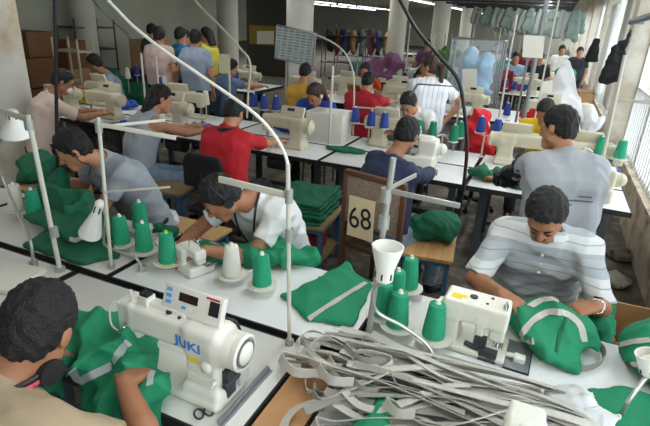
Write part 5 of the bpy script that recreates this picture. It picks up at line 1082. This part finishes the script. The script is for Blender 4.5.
# clothes hung in window bay
f = Field(.011); f.slab((.74, 7.42, 1.82), (.7, 7.42, 1.38), .02, .085, .035, .05, (1, 0, .1), k=.03); f.cone((.67, 7.41, 1.76), (.62, 7.4, 1.42), .045, .04, k=.02); f.cone((.78, 7.42, 1.84), (.8, 7.44, 2.02), .025, .015); f.folds(.012, 22, 5); fsolid('black_jacket', f, M('jacket_black', '#141416', .9), 'black jacket hanging on the window pilaster', 'jacket', (.7, 7.42, 1.36))
f = Field(.014); f.slab((.76, 12.62, 1.75), (.74, 12.62, 1.35), .03, .09, .04, .05, (1, 0, 0), k=.03); f.folds(.012, 18, 6); fsolid('black_jacket', f, M('jacket_black', '#141416', .9), 'small dark garment hanging on the next pilaster beyond', 'jacket', (.74, 12.62, 1.3))
cu = Field(.02); cu.rbox((.93, 9.3, 1.65), (.045, .35, .85), .03); cu.custom(lambda X, Y, Z: .014*np.sin(Y*46+.6*np.sin(Z*3))+0*X, 'disp'); fsolid('curtain', cu, M('curtain_grey', '#bdb9ad', .9), 'pale grey curtain gathered at the window beyond the black jacket', 'curtain', (.9, 9.3, .9))
cu = Field(.02); cu.rbox((.93, 11.9, 1.6), (.045, .4, .85), .03); cu.custom(lambda X, Y, Z: .014*np.sin(Y*46+.6*np.sin(Z*3))+0*X, 'disp'); fsolid('curtain', cu, M('curtain_white', '#d9dad6', .9), 'white curtain at the window farther along', 'curtain', (.9, 11.9, .75))
# scissors and tray at the front
sc = thing('scissors', 'grey scissors lying beside the foot of the nearest machine', 'scissors', (-.83, 1.0, .755), .9)
for s in (-1, 1):
    b = MB(); b.add([(0, 0, 0), (.008*s, .01, 0), (.012*s, .085, 0), (.002*s, .09, 0), (0, 0, .003), (.008*s, .01, .003), (.012*s, .085, .003), (.002*s, .09, .003)], [(0, 1, 2, 3), (7, 6, 5, 4), (0, 4, 5, 1), (1, 5, 6, 2), (2, 6, 7, 3), (3, 7, 4, 0)]); part('blade', b, m_chrome, sc)
    b = MB(); b.tube([(.016*s+.014*math.cos(a), -.03+.022*math.sin(a), .003) for a in np.linspace(0, 2*PI, 15)], .0035, 6); part('handle', b, m_dark, sc)
b = MB(); b.prism([(-2.26, 1.12), (-1.98, 1.16), (-2.02, 1.38), (-2.3, 1.34)], .752, .775); solid('white_tray', b, m_plate, 'shallow white tray at the left edge above the khaki man', 'tray', (-2.14, 1.25, .752), bevel=.006)
# left background: cloth, boxes, racks
carton('brown carton left of the grey T-shirt young man, with green cloth on it', (-3.5, 2.52), (.5, .42, .62), .1, m_carton)
heap('green_cloth', 'green cloth on the carton at the left edge below the column', [((-3.66, 2.6, .72), (.16, .16, .1)), ((-3.6, 2.48, .68), (.1, .14, .08))], m_green2, floor=.63, amp=.02, freq=13, seed=71, res=.012)
for i, (x, y, z, s, lb, mm) in enumerate([(-8.55, 6.2, 0, (.7, .6, .55), 'bottom brown carton of the tall stack by the left wall', m_cartond), (-8.55, 6.2, .56, (.66, .58, .5), 'middle brown carton of the tall stack by the left wall', m_cartond), (-8.5, 6.2, 1.07, (.62, .55, .42), 'top brown carton of the tall stack by the left wall', m_cartond), (-8.7, 7.1, 0, (.6, .6, .8), 'lower brown carton behind the tall stack', m_carton), (-8.7, 7.1, .81, (.55, .55, .5), 'upper brown carton behind the tall stack', m_cartond), (-8.2, 8.9, 0, (.8, .6, .7), 'brown carton right of the left column, on the floor', m_cartond), (-8.2, 8.9, .71, (.7, .55, .6), 'brown carton right of the left column, upper one', m_carton), (-7.4, 9.6, 0, (.8, .6, .8), 'low brown carton behind the people standing at left', m_cartond)]):
    carton(lb, (x, y, z), s, .05*i, mm)
def rack(label, c, w, d, h, n, m, items=None, name='shelf_rack', rz=0):
    t = thing(name, label, 'shelf', c, rz)
    for x in (-w/2, w/2):
        for y in (-d/2, d/2): b = MB(); b.cyl((x, y, 0), (x, y, h), .018, n=6); part('upright', b, m, t)
    for k in range(n): z = h*(k+.6)/n; b = MB(); b.b2((-w/2, -d/2, z-.015), (w/2, d/2, z+.015)); part('shelf_board', b, m, t)
    return t
rack('white ladder like rack between the carton stack and the left column', (-7.15, 6.0, 0), .55, .3, 1.45, 3, M('rack_cream', '#b9b29a', .6))
rack('dark shelf rack along the left wall, behind the cartons', (-8.95, 7.9, 0), .5, 1.0, 1.7, 4, m_dark)
heap('dark_cloth', 'dark heap of cloth on the floor beyond the left column', [((-7.7, 8.0, .35), (.5, .4, .4)), ((-7.2, 8.2, .3), (.4, .3, .35))], M('cloth_navy', '#2a2f55', .9), amp=.04, freq=8, seed=73, res=.022, floor=0)
heap('green_cloth', 'large dark green cloth pile beside the standing people', [((-6.7, 6.3, .4), (.55, .35, .55)), ((-6.1, 6.35, .35), (.4, .3, .48))], m_green2, amp=.04, freq=8, seed=74, res=.022, floor=0)
heap('yellow_cloth', 'yellow cloth on the bench behind the man with the face mask', [((-5.5, 4.72, .82), (.16, .12, .07))], M('cloth_yellow', '#b49a38', .9), amp=.02, freq=14, seed=75, res=.014, floor=.752)
# dark partition and hanging racks beyond the left columns
b = MB(); b.b2((-9.6, 15.0, 0), (-7.9, 15.12, 2.7)); struct('wall_partition', b, M('partition_dark', '#3b3a34', .7))
b = MB(); b.b2((-9.45, 14.94, 1.0), (-8.2, 14.99, 1.6)); solid('yellow_panel', b, M('panel_yellow', '#8d7a2a', .7), 'dull yellow panel fixed on the dark partition', 'curtain', (-8.8, 14.96, 1.0))  # flat yellow panel set against the partition, not a curtain
for i, (x, y) in enumerate([(-6.6, 16.5), (-5.5, 17.6), (-7.6, 20.0)]):
    lbn = ['nearest', 'middle', 'farthest'][i]
    t = rack('%s dark clothes rack beyond the white column' % lbn, (x, y, 0), 1.5, .6, 1.75, 2, m_dark, rz=.2)
    for k in range(5):
        gx, gy = x-.55+.27*k, y+.06*k-.1; q = Field(.03); q.ell((gx, gy, 1.2), (.12, .2, .42)); q.folds(.04, 9, i*7+k); col = ['#20242b', '#5b2b25', '#2d3350', '#8a6b45', '#3c3f3a'][(k+i) % 5]
        o = fsolid('hanging_garment', q, M('garment_'+col, col, .9), '%s garment from the left on the %s dark clothes rack' % (['first', 'second', 'third', 'fourth', 'fifth'][k], lbn), 'garment', (gx, gy, 1.2), 'garments on the dark racks')
# overhead pipe grid and tall posts near the windows
for k in range(7):
    y = 8.8+1.5*k; b = MB(); b.cyl((-2.7, y, 2.42), (.2, y, 2.42), .025, n=8); b.cyl((-2.7, y, 2.42), (-2.7, y, ZC), .015, n=6); b.cyl((.2, y, 2.42), (.2, y, ZC), .015, n=6)
    solid('overhead_pipe', b, m_dark, 'dark overhead pipe rail crossing the hall below the ceiling', 'pipe', (-1.2, y, 2.42), 'overhead pipe rails')
for k in range(14):
    u = rs.random(); x = -3.6+3.6*((k*.37) % 1); y = 9.7+.85*k*.9; tall = 1.5+.5*u
    thin(['slender grey upright post at the far benches', 'slender pale upright post at the far benches'][k % 2], [V(x, y, .0 if (y-7) % 3.1 > 1.15 else .0), V(x, y, tall)], .014, m_steel if k % 2 == 0 else m_pole)['group'] = ['grey posts at the far benches', 'pale posts at the far benches'][k % 2]
cols = ['#3c6b58', '#e0e0dc', '#7b2130', '#31477e', '#8f8f86', '#20242b', '#c7b79a', '#2f7a5e']; nmc = ['teal', 'white', 'maroon', 'navy', 'grey', 'black', 'tan', 'green']
place = ['left end of the fourth row', 'fourth row, left of the blue bundle', 'fourth row, beside the blue bundle', 'fourth row, under the grey poles', 'fourth row, behind the white cover', 'fifth row, left part', 'fifth row, middle', 'fifth row, near the windows', 'sixth row, left part', 'sixth row, middle', 'sixth row, near the windows', 'last row, middle', 'last row, near the windows']
px_ = [(-4.0, 10.9), (-2.6, 10.9), (-.8, 10.5), (-.55, 10.9), (.2, 10.8), (-.7, 14.0), (-.2, 13.6), (.3, 13.9), (-3.0, 17.0), (-1.4, 17.2), (.1, 17.2), (-1.6, 20.2), (.1, 20.3)]
for i, ((x, y), pl) in enumerate(zip(px_, place)):
    heap('cloth_pile', '%s cloth pile on the %s' % (nmc[i % 8], pl), [((x, y, .86), (.28, .2, .16+.05*(i % 3)))], M('pile_'+cols[i % 8], cols[i % 8], .85), floor=.752, amp=.04, freq=11, seed=80+i, res=.022, fine=0)

# garments hanging from the overhead pipes in the far half of the hall
gm = []
for i, col in enumerate(['#4a554f', '#6f7f78', '#2a3033', '#5d6670', '#8b8f8c', '#3d5a4e']):
    q = Field(.03); q.slab((0, 0, -.05), (0, 0, -.55), .1, .14, .05, .07, (1, .2, 0), k=.05); q.cone((0, 0, 0), (0, 0, -.06), .015); q.folds(.04, 12, i+3); gm.append(fmesh('hung_garment_%d' % i, q, M('hung_'+col, col, .85)))
for k in range(30):
    row = 4+k % 3; y = 8.8+1.5*row; x = -2.5+.27*(k//3)+.09*row+.12*math.sin(k*2.1)
    o = link('hanging_garment', gm[(k*5+row) % 6], None, (x, y, 2.4)); o.scale = (.75, .75, .7+.5*((k*.37) % 1)); tag(o, 'garment hung on an overhead pipe at the back of the hall', 'garment', 'garments on the overhead pipes')

# thread cones standing about on the far benches, more workers beyond
for k in range(40):
    row = k % 4; yb = (7.0, 10.1, 13.2, 16.4)[row]; kd = ('blue', 'white', 'dark', 'white')[(k//4+row) % 4]
    x = -3.5+3.9*((k*.618+.13*row) % 1); y = yb+.5+.12*((k*.37) % 1)
    if row == 2 and -4.4 < x < -.95 or abs(x-.2) < .4 and row == 0: continue
    cone(kd, (x, y, .75), '%s thread cone standing on the %s bench from the front' % ({'blue': 'blue', 'white': 'white', 'dark': 'dark green'}[kd], ('third', 'fourth', 'fifth', 'sixth')[row]), '%s cones on the %s bench' % (kd, ('third', 'fourth', 'fifth', 'sixth')[row]), 1.15)
for nm, px, py, y, col in (('distant worker in pale blue, left of the paper sheet', 516, 58, 12.0, '#8fa3bd'), ('distant worker in black between the grey poles', 540, 58, 12.1, '#202226'), ('distant worker in pale green right of the second columns', 478, 50, 18.6, '#9fb79a'), ('distant worker in maroon at the last bench', 497, 46, 18.8, '#6d2430'), ('distant worker in orange at the last bench', 528, 46, 18.9, '#b06a35'), ('distant worker in navy by the last column', 455, 46, 18.4, '#2d3a5c')):
    p = aty(px, py, y); hz = min(max(p.z, 1.12), 1.5)
    person(nm, (p.x, y, hz-.62), (p.x, y, hz-.16), (p.x, y-.04, hz), (.2, -.9, -.3), PI, legs='stand' if hz > 1.3 else 'sit', res=.018, shirt=col)
